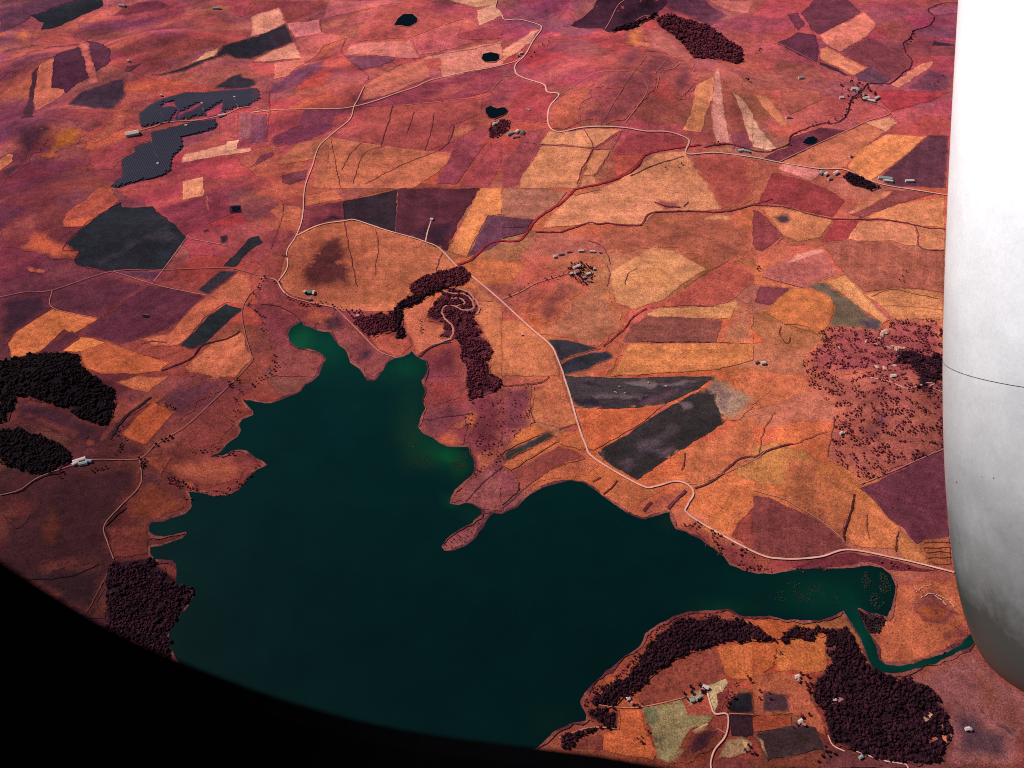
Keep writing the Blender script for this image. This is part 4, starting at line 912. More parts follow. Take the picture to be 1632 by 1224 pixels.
# ------------------------------------------------------------------ trees
bmi = bmesh.new(); bmesh.ops.create_icosphere(bmi, subdivisions=2, radius=1.0)
ICO_V = np.array([v.co[:] for v in bmi.verts]); ICO_F = np.array([[v.index for v in f.verts] for f in bmi.faces]); bmi.free()
def lobe(seed, amp=.5):
    r = np.array([1+amp*noise.noise((v[0]*1.7+seed, v[1]*1.7, v[2]*1.7))+amp*.8*noise.noise((v[0]*4+seed, v[1]*4, v[2]*4)) for v in ICO_V])
    return ICO_V*r[:, None]*np.array([1+.25*math.sin(seed), 1-.2*math.sin(seed*2.1), 1.0])
LOBES = [lobe(s*7.3) for s in range(8)]
def canopy_mesh(name, pts, sizes, mat, zoff=None, squash=.85):
    """one mesh of many crowns: pts (n,2), sizes crown radii"""
    n = len(pts); Vs = []; Fs = []; zs = hz(pts)
    for k in range(n):
        L = LOBES[rng.integers(8)]; a = rng.random()*6.28; s = sizes[k]
        R = np.array([[math.cos(a), -math.sin(a), 0], [math.sin(a), math.cos(a), 0], [0, 0, 1]])
        V = (L@R.T)*np.array([s, s, s*squash*rng.uniform(.8, 1.3)])+np.array([pts[k][0], pts[k][1], zs[k]+1.8+s*.9]); Vs.append(V); Fs.append(ICO_F+42*k)
    V = np.concatenate(Vs).astype(np.float32); F = np.concatenate(Fs).astype(np.int32)
    me = bpy.data.meshes.new(name); me.vertices.add(len(V)); me.vertices.foreach_set('co', V.ravel())
    me.loops.add(F.size); me.loops.foreach_set('vertex_index', F.ravel()); me.polygons.add(len(F))
    me.polygons.foreach_set('loop_start', np.arange(0, F.size, 3, dtype=np.int32)); me.polygons.foreach_set('loop_total', np.full(len(F), 3, np.int32))
    me.update(calc_edges=True); me.materials.append(mat)
    o = bpy.data.objects.new(name, me); col.objects.link(o); return o
def scatter(poly_w, spacing, gap=0.0, gscale=30.0, seed=0.0):
    lo = poly_w.min(0); hi = poly_w.max(0)
    g = np.stack(np.meshgrid(np.arange(lo[0], hi[0], spacing), np.arange(lo[1], hi[1], spacing)), -1).reshape(-1, 2)
    g = g+rng.uniform(-.48, .48, g.shape)*spacing
    g = g[inside(g, poly_w)]
    if gap and len(g):
        nn = np.array([noise.noise((x/gscale, y/gscale, seed)) for x, y in g]); g = g[nn > gap]
    return g
WOODS = [ # name-label, polygon px, spacing m, crown radius, material, gap
 ("dense dark wood filling the near south east point beside the river bend", T(3,3,[360,700,350,620,430,560,470,500,430,400,450,310,560,290,620,400,700,520,830,600,930,590,1060,650,1150,760,1180,950,1100,1100,1000,1110,800,1090,640,1040,480,990,410,780],3.778,24),6.2,3.7,M_BLACKF,-.42),
 ("curved dark wood along the southern lake shore", T(2,3,[1050,330,1160,255,1540,262,1640,300,1700,345,1760,400,1632,402,1440,400,1240,470,1100,530,960,640,850,735,830,700,830,620,900,500,960,410],4.08,24),6.0,3.6,M_BLACKF,-.5),
 ("dark wood at the western tip of the south shore", T(2,3,[830,650,850,735,770,790,730,830,600,820,560,790,600,750,680,690,760,650],4.08,24),6.0,3.4,M_BLACKF,-.35),
 ("dark square wood below the tip of the south shore", T(2,3,[570,840,740,850,750,960,660,960,570,900,540,850],4.08,24),6.0,3.4,M_BLACKF,-.35),
 ("narrow belt of dark trees ending at the lake in the south", T(2,3,[360,1050,400,1010,560,975,640,975,560,1000,470,1050,440,1090,380,1080],4.08,24),6.0,3.4,M_BLACKF,-.4),
 ("narrow dark wood along the inlet south of the river mouth", T(3,3,[0,315,60,315,140,385,190,305,260,285,440,300,500,295,450,330,300,350,160,372,60,372,0,380],3.778,24),6.2,3.5,M_BLACKF,-.4),
 ("maroon wood beside the stream in the middle of the plain", T(1,1,[1035,650,1060,612,1200,552,1350,512,1400,530,1420,570,1390,618,1340,638,1250,650,1150,660,1060,690]),5.6,3.3,M_DARKF,-.45),
 ("row of tall near black trees edging the stream wood", T(1,1,[1180,655,1250,625,1250,650,1150,705,1060,755,990,790,975,840,985,900,1005,950,990,980,950,975,935,930,930,830,945,760,1060,700]),6,3.9,M_BLACKF,-.6),
 ("maroon wood between the two northern arms of the lake", T(1,1,[650,852,700,840,800,830,930,795,935,930,850,945,800,960,740,935,700,900]),5.6,3.2,M_DARKF,-.4),
 ("long maroon wood running down the east side of the northern inlet", np.array([(690,505),(687,492),(706,468),(722,462),(745,470),(755,488),(750,502),(764,520),(765,535),(780,550),(784,560),(778,575),(778,598),(795,603),(800,612),(793,622),(765,632),(748,634),(742,615),(744,595),(736,570),(733,550),(722,528),(712,510),(700,505)],float),5.8,3.3,M_DARKF,-.22),
 ("thicket of stream scrub looping above the eastern wood", T(1,1,[1150,860,1170,790,1230,690,1290,665,1340,655,1430,700,1480,790,1440,840,1460,900,1380,960,1300,985,1230,970,1270,880,1200,870]),4.6,2.2,M_DARKF,-.12),
 ("large maroon wood on the slope under the dark hill", T(2,0,[1000,120,1100,90,1350,180,1560,320,1560,400,1520,415,1400,385,1250,380,1180,290,1100,220,1020,170]),10,5.2,M_DARKF,-.25),
 ("thin dark wood on the crest below the hill", T(2,0,[700,205,860,140,960,120,1000,85,1010,100,900,160,720,212]),9,4.6,M_BLACKF,-.5),
 ("dark orchard beside the grey farm buildings", T(3,0,[580,1150,620,1120,760,1180,830,1224,760,1240,640,1200]),9,3.2,M_BLACKF,-.9),
 ("black wood at the left edge of the picture", T(0,1,[0,1130,220,1080,480,1075,525,1110,500,1150,600,1224,690,1270,750,1320,755,1400,730,1500,680,1545,540,1505,420,1430,250,1380,120,1340,60,1500,0,1520]),7.5,4.2,M_NIGHTF,-.3),
 ("black wood above the white farm on the left", T(0,2,[0,350,150,350,420,450,470,540,400,590,260,640,120,600,0,570]),7,4.0,M_NIGHTF,-.4),
 ("dark wood on the shore behind the window rim", T(0,3,[720,0,980,-40,1150,120,1270,180,1110,420,1110,620,700,420,690,100]),6.5,3.6,M_BLACKF,-.35),
 ("small dense planted block by the pale farmyard pond", np.array([(784,196),(795,192),(812,192),(812,208),(800,214),(790,221),(780,216),(779,207)],float),7,3.2,M_DARKF,-.4),
 ("near black wood at the right of the shrubby hillside", T(3,1,[960,1060,1060,1050,1110,1090,1240,1080,1250,1180,1230,1224,1140,1330,1080,1340,1060,1224,1020,1150,900,1160]),6,3.6,M_BLACKF,.02),
]
CLEAR = []
PATHS = [catmull(ground_pt(T(1,1,q)), 6) for q in ([1250,665,1290,685,1380,690,1440,740,1440,790,1380,795,1300,765,1250,780,1245,830,1280,870,1310,900,1310,960,1280,990,1180,1020], [1340,650,1420,690,1480,760,1470,820], [1300,720,1360,720,1390,750,1330,770])]
for q in PATHS: o = ribbon("stream_bed", smooth_loop(q, False, 6, 4, 3), 5, 2.4, M_TRACK); tag(o, kind='structure')
for lab, p, sp, r, mat, gap in WOODS:
    W = ground_pt(p); loop = smooth_loop(W, True, 9, 9, 3.0)
    pts = scatter(loop, sp*.56, gap, 26)
    for pth in PATHS: pts = pts[dist_poly(pts, pth, False) > 4.5]
    if lab.startswith("dense dark wood filling"):
        for cp, ccol in (([1010,860,1020,830,1060,800,1080,815,1060,840,1030,860], (214,156,120)), ([980,780,1000,765,1000,790], (150,84,76)), ([920,920,940,905,935,940], (140,80,72)), ([1040,960,1090,950,1110,965,1060,985], (150,84,70)), ([1130,880,1150,870,1160,920,1140,905], (190,110,76)), ([1140,940,1165,930,1170,990,1145,985], (190,110,76)), ([440,410,490,400,500,420,460,430], (130,66,66)), ([470,740,520,715,545,735,500,750], (150,90,90))):
            cl = smooth_loop(ground_pt(T(3,3,cp,3.778,24)), True, 5, 4, 2.0); CLEAR.append((cl, ccol)); pts = pts[~inside(pts, cl)]
    fl = smooth_loop(W, True, 12, 12, 8.0); dd = dist_poly
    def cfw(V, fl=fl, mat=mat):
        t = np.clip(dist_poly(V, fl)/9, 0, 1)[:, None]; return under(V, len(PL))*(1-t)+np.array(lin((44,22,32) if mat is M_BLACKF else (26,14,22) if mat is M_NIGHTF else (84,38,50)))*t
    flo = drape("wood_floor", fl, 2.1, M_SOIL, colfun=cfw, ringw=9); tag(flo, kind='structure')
    o = canopy_mesh("wood", pts, (rng.uniform(.35, 1.0, len(pts))+.55*(rng.random(len(pts)) < .18))*r*.74, mat); tag(o, lab, "wood", None, 'stuff')
for cl, ccol in CLEAR:
    o = drape("clearing", cl, 2.4, M_SOIL, color=np.array(lin(ccol))); tag(o, kind='structure')
# scrub: too many bushes to count, one object for each patch
SCRUB = [("small reddish bushes scattered over the eastern hillside", T(3,1,[430,920,560,900,700,910,850,920,900,850,1240,850,1240,1224,1245,1684,690,1929,600,1824,490,1744,520,1594,540,1434,400,1324,310,1224,330,1100,400,1020]),6.2,2.0,M_REDF,.02),
 ("dark low scrub spread over the marshy shore east of the inlet", T(2,2,[-230,130,0,70,200,60,190,230,210,300,100,370,20,500,0,640,-100,600,-200,700,-180,450,-260,400]),8.5,1.6,M_DARKF,.12),
 ("reddish scrub along the shore below the eastern road", T(2,2,[1130,990,1240,930,1632,1150,1800,1240,2200,1230,2650,1190,2650,1260,2300,1250,1800,1290,1600,1270,1400,1180,1250,1050]),8,2.0,M_REDF,.08),
 ("dark reeds fringing the peninsula on the west shore", T(0,2,[1060,640,1200,680,1260,725,1400,745,1500,730,1580,690,1700,550,1740,570,1632,650,1560,745,1500,775,1400,790,1300,765,1200,740,1100,700]),5,1.7,M_REDF,-.15),
 ("scrub along the steep southern shore", T(2,3,[520,800,560,720,700,600,820,500,900,440,1020,300,1120,250,1300,215,1540,235,1540,250,1160,250,1050,320,950,400,890,490,830,600,700,690,600,780,540,850],4.08,24),5.5,1.5,M_REDF,-.05),
 ("specks of scrub on the sandy spit in the lake", T(1,2,[1270,1070,1350,1010,1440,960,1540,940,1500,1000,1440,1060,1380,1105,1300,1125,1260,1110]),9,1.3,M_DARKF,.0),
 ("scrub in the farm garden of the middle plain", np.array([(905,420),(925,417),(945,425),(945,442),(935,456),(918,450),(905,438)],float),8,2.4,M_BLACKF,.0),
 ("maroon bushes around the two farms by the stream", T(3,0,[540,560,640,530,740,550,800,610,820,650,740,690,700,640,640,650,560,640]),11,3.0,M_DARKF,.05),
 ("dark scrub on the slope behind the east bank marsh", T(3,3,[620,180,700,205,790,220,780,300,740,330,700,320,650,240],3.778,24),5,1.5,M_BLACKF,.0)]
for lab, p, sp, r, mat, gap in SCRUB:
    W = ground_pt(p); pts = scatter(W, sp, gap, 24, 5.0)
    if len(pts) > 9000: pts = pts[:9000]
    o = canopy_mesh("shrub", pts, rng.uniform(.5, 1.35, len(pts))*r, mat, squash=.7)
    o.location.z = -.6; tag(o, lab, "scrub", None, 'stuff')
for k_, (lab, p, sp, r) in enumerate([("brown weed beds breaking the surface west of the inlet headland", [(640,690),(655,700),(668,712),(690,735),(700,745),(690,752),(665,748),(650,735),(640,715)], 5, .9),
  ("weed beds breaking the surface in the eastern arm", [(1225,940),(1260,928),(1300,930),(1330,945),(1340,965),(1300,960),(1260,962),(1230,958)], 4.5, 1.1), ("dark weed at the end of the eastern arm", [(1370,912),(1400,908),(1420,925),(1420,950),(1400,975),(1380,960)], 3.5, 1.4),
  ("dark weed bed on the west side of the river mouth", [(1366,972),(1400,982),(1412,984),(1400,1010),(1392,1014),(1380,1000)], 3.2, 1.4), ("weed bed off the tip of the green shallows", [(722,722),(734,716),(746,722),(744,745),(736,760),(720,748)], 3.6, 1.2), ("weed specks over the shallows of the northern inlet", [(610,575),(640,572),(668,575),(672,600),(668,640),(664,680),(640,690),(625,660),(640,620),(610,610)], 7, .6), ("weed patch in open water", [(562,646),(575,644),(578,652),(566,655)], 4, .8), ("weed line in the northern inlet", [(655,572),(640,590),(625,608),(600,612),(620,595),(645,575)], 6, .7)]):
    W = flat(p); pts = scatter(W, sp, .02, 22, 9.0); o = canopy_mesh("water_weed", pts, rng.uniform(.5, 1.3, len(pts))*r, M_WEED, squash=.4); o.location.z = .2; tag(o, lab, "water weed", None, 'stuff')
# single trees
def tree_mesh(seed, r):
    L = [LOBES[(seed+q) % 8]*r*s+np.array([x*r, y*r, 2.0+r*z]) for q, (x, y, z, s) in enumerate([(0, 0, 1.0, .8), (.45, .2, .75, .55), (-.4, .3, .8, .55), (.05, -.5, .7, .5)])]
    V = np.concatenate(L); F = np.concatenate([ICO_F+42*q for q in range(4)]); return V, F
TREE_KINDS = []
for s in range(4):
    V, F = tree_mesh(s*2+1, 4.2); me = bpy.data.meshes.new("crown"); me.from_pydata(V.tolist(), [], F.tolist()); me.materials.append(M_BLACKF if s % 2 else M_DARKF)
    bm = bmesh.new(); bmesh.ops.create_cone(bm, segments=7, radius1=.38, radius2=.22, depth=3.4, cap_ends=True); bmesh.ops.translate(bm, verts=bm.verts, vec=(0, 0, 1.3))
    for a in (0, 2.1, 4.2):   # limbs reaching into the crown
        r_ = bmesh.ops.create_cone(bm, segments=5, radius1=.16, radius2=.07, depth=2.6)
        for v in r_['verts']: v.co = Vector((v.co.x+math.cos(a)*(.3+.35*(v.co.z+1.3)), v.co.y+math.sin(a)*(.3+.35*(v.co.z+1.3)), v.co.z+4.0))
    mt = bpy.data.meshes.new("trunk"); bm.to_mesh(mt); bm.free(); mt.materials.append(M_TRUNK)
    TREE_KINDS.append((me, mt))
NT = 0
def tree(x, y, scale, label, group):
    global NT
    z = float(hz([(x, y)])[0])+2.0; me, mt = TREE_KINDS[rng.integers(4)]
    o = bpy.data.objects.new("tree", None); col.objects.link(o); o.location = (x, y, z); o.rotation_euler = (0, 0, rng.random()*6.28); scale *= .7; o.scale = (scale,)*3
    for nm, m_ in (("crown", me), ("trunk", mt)):
        c = bpy.data.objects.new(nm, m_); col.objects.link(c); c.parent = o
    tag(o, label, "tree", group); NT += 1
TROWS = [ # tile, scale, dy, polyline, count, scale, where
 (1,1,4.08,0,[105,580,60,620,40,660,10,700],7,.8,"line beside the road bend north of the western arm"),
 (1,1,4.08,0,[0,780,30,790,60,820,80,850],6,.85,"short row west of the northern arm of the lake"),
 (1,1,4.08,0,[70,885,90,910,110,930],4,.8,"small knot west of the northern arm of the lake"),
 (1,1,4.08,0,[80,960,110,1000,120,1040],4,.55,"string above the left field by the northern arm"),
 (1,1,4.08,0,[170,1100,140,1140,150,1170,110,1210,80,1240,40,1260,10,1300],14,.85,"ragged clump on the shore west of the northern arm"),
 (1,1,4.08,0,[160,610,165,625],2,.9,"pair at the fork of the white road"),
 (1,1,4.08,0,[215,690,260,715,300,745,350,765,400,775,440,765,480,740,500,735],16,.85,"hedge line below the small white farm"),
 (1,1,4.08,0,[520,770,545,785,600,800,620,810],6,.8,"hedge line beside the lakeside track"),
 (1,1,4.08,0,[655,830,680,795,700,790,715,810,690,825],6,1.0,"ring around the white hut above the wood"),
 (1,1,4.08,0,[740,950,780,970,830,950,860,960],6,.8,"edge of the maroon wood above the lake"),
 (1,1,4.08,0,[1100,870,1105,900,1100,930,1120,940],4,.75,"small upright line inside the tan meadow"),
 (1,1,4.08,0,[1010,770,1060,760],3,.7,"short line above the tan meadow"),
 (1,1,4.08,0,[210,430,225,470,240,440],3,.8,"clump by the road west of the round hill"),
 (0,2,4.08,0,[1555,15,1530,30,1500,60,1475,85],7,1.0,"thick line at the top of the shore road"),
 (0,2,4.08,0,[1145,385,1110,400,1070,420,1035,445],8,1.0,"thick row half way down the shore road"),
 (0,2,4.08,0,[918,550,925,570,920,595,925,615],6,1.1,"oval grove at the crossroads of the shore road"),
 (0,2,4.08,0,[825,420,800,440,785,470,770,510],6,.9,"dark line right of the white farm"),
 (0,2,4.08,0,[790,320,770,350,750,380,730,415],6,.9,"dark line above the crossroads"),
 (0,2,4.08,0,[570,630,620,615,670,600,700,590],6,.8,"hedge below the white farm"),
 (0,2,4.08,0,[320,640,370,630,420,630,400,660,360,665],8,.9,"dark clump left of the white farm"),
 (0,2,4.08,0,[1570,80,1580,110,1530,140,1550,180,1535,225,1530,260,1510,290,1510,330,1490,370],13,.7,"string along the western lake shore"),
 (0,2,4.08,0,[1440,440,1400,465,1350,485,1300,492,1240,500],10,.7,"string above the western cove"),
 (0,2,4.08,0,[1430,525,1500,520,1560,500],5,.7,"string on the far side of the western cove"),
 (0,2,4.08,0,[1070,190,1100,200,1140,205],4,.9,"clump over the orange field"),
 (0,2,4.08,0,[1100,665,1150,690,1200,705,1250,720,1300,735],9,.9,"dark line along the peninsula on the west shore"),
 (0,2,4.08,0,[1450,750,1520,730,1580,690,1620,640],8,.8,"dark line round the end of the west peninsula"),
 (0,2,4.08,0,[1190,790,1230,810],3,.8,"small clump on the western headland"),
 (2,1,4.08,0,[20,715,60,695,110,675,150,655,190,635,230,615,280,600,330,585,390,565,430,550],17,.75,"avenue leading to the farm on the plain"),
 (2,1,4.08,0,[450,525,490,500,540,515,590,520,600,545,560,620,520,620,500,590],10,.9,"garden of the farm on the plain"),
 (2,0,4.08,0,[340,235,310,265,275,295,215,345,175,385],9,.9,"line across the slope below the mountain"),
 (2,0,4.08,0,[1380,935,1410,930,1430,940],3,1.1,"clump by the stream east of the road bend"),
 (2,0,4.08,0,[1560,510,1590,525,1620,540],4,1.2,"clump on the dry bank in the upper right"),
 (2,0,4.08,0,[1150,1078,1170,1075,1075,1105],3,1.0,"clump in the pale field by the stream"),
 (3,0,4.08,0,[1040,215,1030,245,1010,270,985,290],7,1.2,"bend of the upper stream"),
 (3,0,4.08,0,[650,625,630,660,620,700,605,745,560,785,500,795,450,805],13,1.25,"dark line along the stream by the two farms"),
 (3,0,4.08,0,[430,780,400,800,380,820,340,850,300,870,250,900,240,940],9,.9,"scattered line further down the stream"),
 (3,0,4.08,0,[1130,565,1180,545,1210,515,1250,495],5,1.0,"clump in the purple field at the right"),
 (3,0,4.08,0,[30,330,50,322,60,330],3,1.0,"clump at the edge of the mountain wood"),
 (3,1,4.08,0,[40,530,45,525],2,1.1,"pair beside the striped pink field"),
 (3,1,4.08,0,[955,535,990,545,960,585,930,605,945,610],5,.7,"scatter in the brown field at the right"),
 (2,3,4.08,24,[880,815,905,818],2,1.1,"pair at the top of the olive field"),
 (2,3,4.08,24,[940,998,955,1000,880,1045,900,1070],4,.9,"group in the orange field at the bottom"),
 (2,3,4.08,24,[1185,745,1210,730,1230,780,1215,800,1250,790,1240,710,1300,690,1290,770],10,1.0,"yard of the southern farmstead"),
 (2,3,4.08,24,[1530,690,1500,710,1490,740,1475,770,1460,800,1445,830],8,.9,"dark line right of the pale field in the south"),
 (2,3,4.08,24,[1590,650,1620,650],2,.9,"pair in the southern orange field"),
 (2,3,4.08,24,[1575,1080,1600,1090,1620,1110,1640,1150],5,.9,"clump beside the pale southern field"),
 (3,3,3.778,24,[270,560,300,570,320,600,325,640,345,680],9,1.0,"dark line left of the big wood"),
 (3,3,3.778,24,[330,800,300,830,280,860,240,880],7,.9,"clump north of the dark square field"),
 (3,3,3.778,24,[40,680,90,685,60,730],4,.9,"clump in the southern purple field"),
 (3,3,3.778,24,[430,990,450,1030,460,1070,400,1090],7,.9,"dark line below the big wood"),
 (3,3,3.778,24,[930,580,940,590],2,1.1,"pair on the outer bank of the river bend"),
 (3,3,3.778,24,[150,400,155,440,125,490,130,520],5,.6,"thin line between the two orange southern fields"),
 (3,2,4.08,0,[1080,515,1110,510,1140,497],4,.8,"line above the maroon field by the engine"),
]
for (i, j, s, dy, pl, n, sc_, where) in TROWS:
    W = ground_pt(T(i, j, pl, s, dy)); seg = np.hypot(*np.diff(W, axis=0).T); cum = np.concatenate([[0], np.cumsum(seg)])
    for q in range(n):
        t = cum[-1]*(q+.5+rng.uniform(-.4, .4))/n; x = np.interp(t, cum, W[:, 0])+rng.normal()*4.5; y = np.interp(t, cum, W[:, 1])+rng.normal()*4.5
        tree(float(x), float(y), sc_*rng.uniform(.6, 1.3), "dark rounded tree in the "+where, "trees of the "+where)
HP = scatter(ground_pt(T(3,2,[540,250,860,40,1240,100,1245,440,690,690,600,600,520,450])), 17, -.15, 60)
rng.shuffle(HP)
for x, y in HP[:max(0, 300-NT)]:
    tree(float(x), float(y), rng.uniform(.35, .68), "small dark tree dotted over the eastern hillside", "trees dotted over the eastern hillside")
print("trees", NT)

# ------------------------------------------------------------------ farm buildings
def box(V, F, x0, x1, y0, y1, z0, z1):
    b = len(V); V += [(x0,y0,z0),(x1,y0,z0),(x1,y1,z0),(x0,y1,z0),(x0,y0,z1),(x1,y0,z1),(x1,y1,z1),(x0,y1,z1)]
    F += [(b,b+3,b+2,b+1),(b+4,b+5,b+6,b+7),(b,b+1,b+5,b+4),(b+1,b+2,b+6,b+5),(b+2,b+3,b+7,b+6),(b+3,b,b+4,b+7)]
def building(px, py, L, Wd, H, rot, roof, label, name="farm_building", cat="building", group=None):
    x, y = ground_pt([(px, py)])[0]; z = float(hz([(x, y)])[0])+2.2
    root = empty(name, (x, y, z), math.radians(rot)); tag(root, label, cat, group)
    V, F = [], []; box(V, F, -L/2, L/2, -Wd/2, Wd/2, -2.5, H); r = Wd*.22
    b = len(V); V += [(-L/2,-Wd/2,H+.002),(-L/2,Wd/2,H+.002),(-L/2,0,H+r-.1),(L/2,-Wd/2,H+.002),(L/2,Wd/2,H+.002),(L/2,0,H+r-.1)]; F += [(b,b+1,b+2),(b+3,b+5,b+4)]
    mesh_obj("wall", V, F, M_WALL, root)
    e = .5; h = .25; V = []
    for sx in (-L/2-e, L/2+e):
        V += [(sx,-Wd/2-e,H-.15),(sx,0,H+r),(sx,Wd/2+e,H-.15),(sx,-Wd/2-e,H-.15+h),(sx,0,H+r+h),(sx,Wd/2+e,H-.15+h)]
    F = [(3,9,10,4),(4,10,11,5),(0,1,7,6),(1,2,8,7),(0,6,9,3),(2,5,11,8),(0,3,4,1),(1,4,5,2),(6,7,10,9),(7,8,11,10)]
    ro = mesh_obj("roof", V, F, roof, root)
    V, F = [], []; box(V, F, -1.2, 1.2, -Wd/2-.08, -Wd/2-.003, -.5, 2.3); mesh_obj("door", V, F, M_DOOR, root)
    for wx in (-L*.33, L*.33):
        V, F = [], []; box(V, F, wx-.6, wx+.6, -Wd/2-.06, -Wd/2-.003, 1.1, 2.2); mesh_obj("window", V, F, M_DOOR, root)
    return root
G_, R_, W_ = M_ROOFG, M_ROOFR, M_ROOFW
B = [ (788,199,16,12,4,30,W_,"white roofed house above the planted block by the pond"),(794,196,10,8,4,30,W_,"small white shed right of the house by the pond"),
 (813,214,26,9,4,35,G_,"grey shed at the left of the pale farmyard"),(824,211,20,10,4,60,W_,"white roofed barn in the middle of the pale farmyard"),(833,213,18,12,4,70,M_GREENH,"green roofed shed at the right end of the pale farmyard"),(822,219,24,7,3.5,8,R_,"red roofed byre along the lower edge of the pale farmyard"),
 (842,176,14,6,3,-40,G_,"grey hut alone in the red field near the road"),
 (884,410,9,8,3.5,20,W_,"small white hut at the west end of the ruined row"),(906,402,14,5,3,15,R_,"ruined red range in the curved row above the farm"),(893,406,16,7,3,18,R_,"longer ruined red range at the west of the curved row"),(926,401,16,5,3,5,W_,"white roofed range in the curved row above the farm"),(944,402,16,5,3,0,W_,"white roofed shed near the east end of the curved row"),(956,403,6,5,3,0,G_,"tiny grey hut at the east end of the curved row"),
 (919,427,22,9,5,28,W_,"largest pale roofed house of the farm on the plain"),(919,435,14,12,5,28,R_,"red roofed courtyard house of the farm on the plain"),(910,438,10,6,4,28,W_,"small white outhouse at the avenue end of the farm"),(938,438,13,7,4,28,W_,"white outbuilding at the right of the farm on the plain"),(939,449,13,6,4,-20,R_,"long red shed at the foot of the farm on the plain"),(931,444,9,6,4,20,G_,"little grey barn inside the farm on the plain"),(947,430,8,5,3.5,30,W_,"little white shed at the upper right of the farm on the plain"),
 (486,467,8,5,3.5,60,W_,"small white hut left of the green tank"),(500,468,5,15,3.5,-5,W_,"narrow white shed right of the green tank"),(493,478,12,7,3.5,0,R_,"low red roofed house under the green tank"),(570,505,7,5,3.5,20,W_,"white hut beside the ring of trees above the wood"),
 (832,535,4,4,3,10,W_,"tiny white hut in the field west of the diagonal road"),
 (688,351,9,9,3.5,0,W_,"white pump house at the end of the spur road"),
 (1308,277,20,10,4,60,G_,"grey barn at the left of the roadside village"),(1316,279,18,9,4,50,W_,"white barn in the roadside village"),(1332,277,22,10,4,40,W_,"pale house beside the dark orchard"),(1322,286,16,8,4,30,R_,"red house at the foot of the roadside village"),
 (1410,286,44,13,6,-12,G_,"long grey warehouse right of the dark orchard"),(1415,290,30,8,5,-12,W_,"white loading shed in front of the grey warehouse"),(1449,290,28,9,5,3,W_,"single white shed on its dark plot by the engine"),
 (1361,143,22,12,5,10,W_,"white roofed farm beside the upper stream"),(1366,146,16,10,5,50,G_,"grey outhouse beside the upper stream farm"),(1380,158,26,12,5,20,W_,"white barn of the eastern stream farm"),(1397,158,28,8,5,40,W_,"bright white shed at the right of the eastern stream farm"),(1388,162,26,12,5,-25,W_,"pale yard building of the eastern stream farm"),(1377,152,16,8,5,40,R_,"red house of the eastern stream farm"),(1341,157,14,9,4,0,W_,"pale shed below the upper stream farm"),
 (1355,250,10,8,4,30,R_,"small red hut in the orange field"),(1256,188,18,10,4,10,R_,"red farm house in the upper right field"),(1276,125,18,10,4,10,G_,"grey ruin in the upper right field"),
 (1180,241,20,8,4,10,W_,"white shed by the road at the foot of the striped field"),(1190,242,18,9,4,-20,G_,"grey farm building by the road at the foot of the striped field"),(1174,239,12,8,4,40,R_,"red farm building by the road at the foot of the striped field"),
 (830,86,14,10,4,20,W_,"white farm house at the road bend in the upper middle"),(825,90,10,8,4,50,R_,"red shed at the road bend in the upper middle"),
 (127,735,30,8,4,25,W_,"long white roofed barn of the western farm"),(133,740,20,7,4,15,G_,"grey roofed barn of the western farm"),(121,740,16,6,4,40,W_,"narrow white shed of the western farm"),(142,736,14,6,4,-5,G_,"small grey outhouse at the right of the western farm"),
 (211,214,46,22,5,22,W_,"big white transformer hall at the solar field"),(354,185,26,9,4,20,W_,"white inverter house at the solar field"),(205,98,9,8,4,0,W_,"white hut above the dark purple fields"),(195,10,28,12,5,-10,G_,"grey farm block at the top left"),(345,14,30,12,4,10,G_,"grey hamlet barn near the top"),
 (257,153,7,6,3,0,W_,"white inverter hut at the left lane of the solar field"),(322,166,7,6,3,0,W_,"white inverter hut at the middle lane of the solar field"),(374,156,7,6,3,0,W_,"white inverter hut at the right lane of the solar field"),(297,201,8,7,3,0,W_,"white inverter hut below the long solar road"),(252,262,7,6,3,0,W_,"white inverter hut at the foot of the lower solar lane"),
 (1124,1097,12,7,4.5,-25,W_,"white roofed house at the top of the southern farmstead"),(1118,1102,9,6,4,40,R_,"red roofed shed of the southern farmstead"),(1113,1114,12,4,3.5,40,G_,"long grey shed of the southern farmstead"),(1103,1118,7,5,3.5,10,G_,"grey hut at the left of the southern farmstead"),
 (1001,1115,7,6,3.5,20,W_,"white hut inside the southern shore wood"),(1007,1122,6,5,3.5,50,R_,"red hut inside the southern shore wood"),
 (1270,1080,9,6,4,20,W_,"white house beside the dark tree line in the south"),(1272,1086,7,5,4,60,R_,"red shed beside the dark tree line in the south"),(1275,1151,9,6,4,30,W_,"white farm house north of the dark square field"),(1280,1156,7,5,4,-20,R_,"red farm shed north of the dark square field"),
 (1329,1117,6,5,4,0,W_,"white hut in the clearing of the big southern wood"),(1541,1163,9,6,4,10,W_,"white hut alone in the dark patch at the lower right"),(1546,1164,5,5,3,40,G_,"grey tank shed alone in the dark patch at the lower right"),
 (1340,692,8,6,4,30,W_,"white hut inside the walled ring on the hillside"),(1347,690,6,5,3.5,0,R_,"red hut inside the walled ring on the hillside"),(1216,580,12,8,4,10,W_,"white roofed ruin in the orange field left of the hillside"),(1205,578,12,6,4,30,R_,"red roofed ruin in the orange field left of the hillside"),
 (1423,601,14,8,4,10,W_,"white quarry hut on the hillside"),(1371,1208,8,5,3.5,30,G_,"grey shed beside the lowest southern road"),
]
for b in B: building(*b)
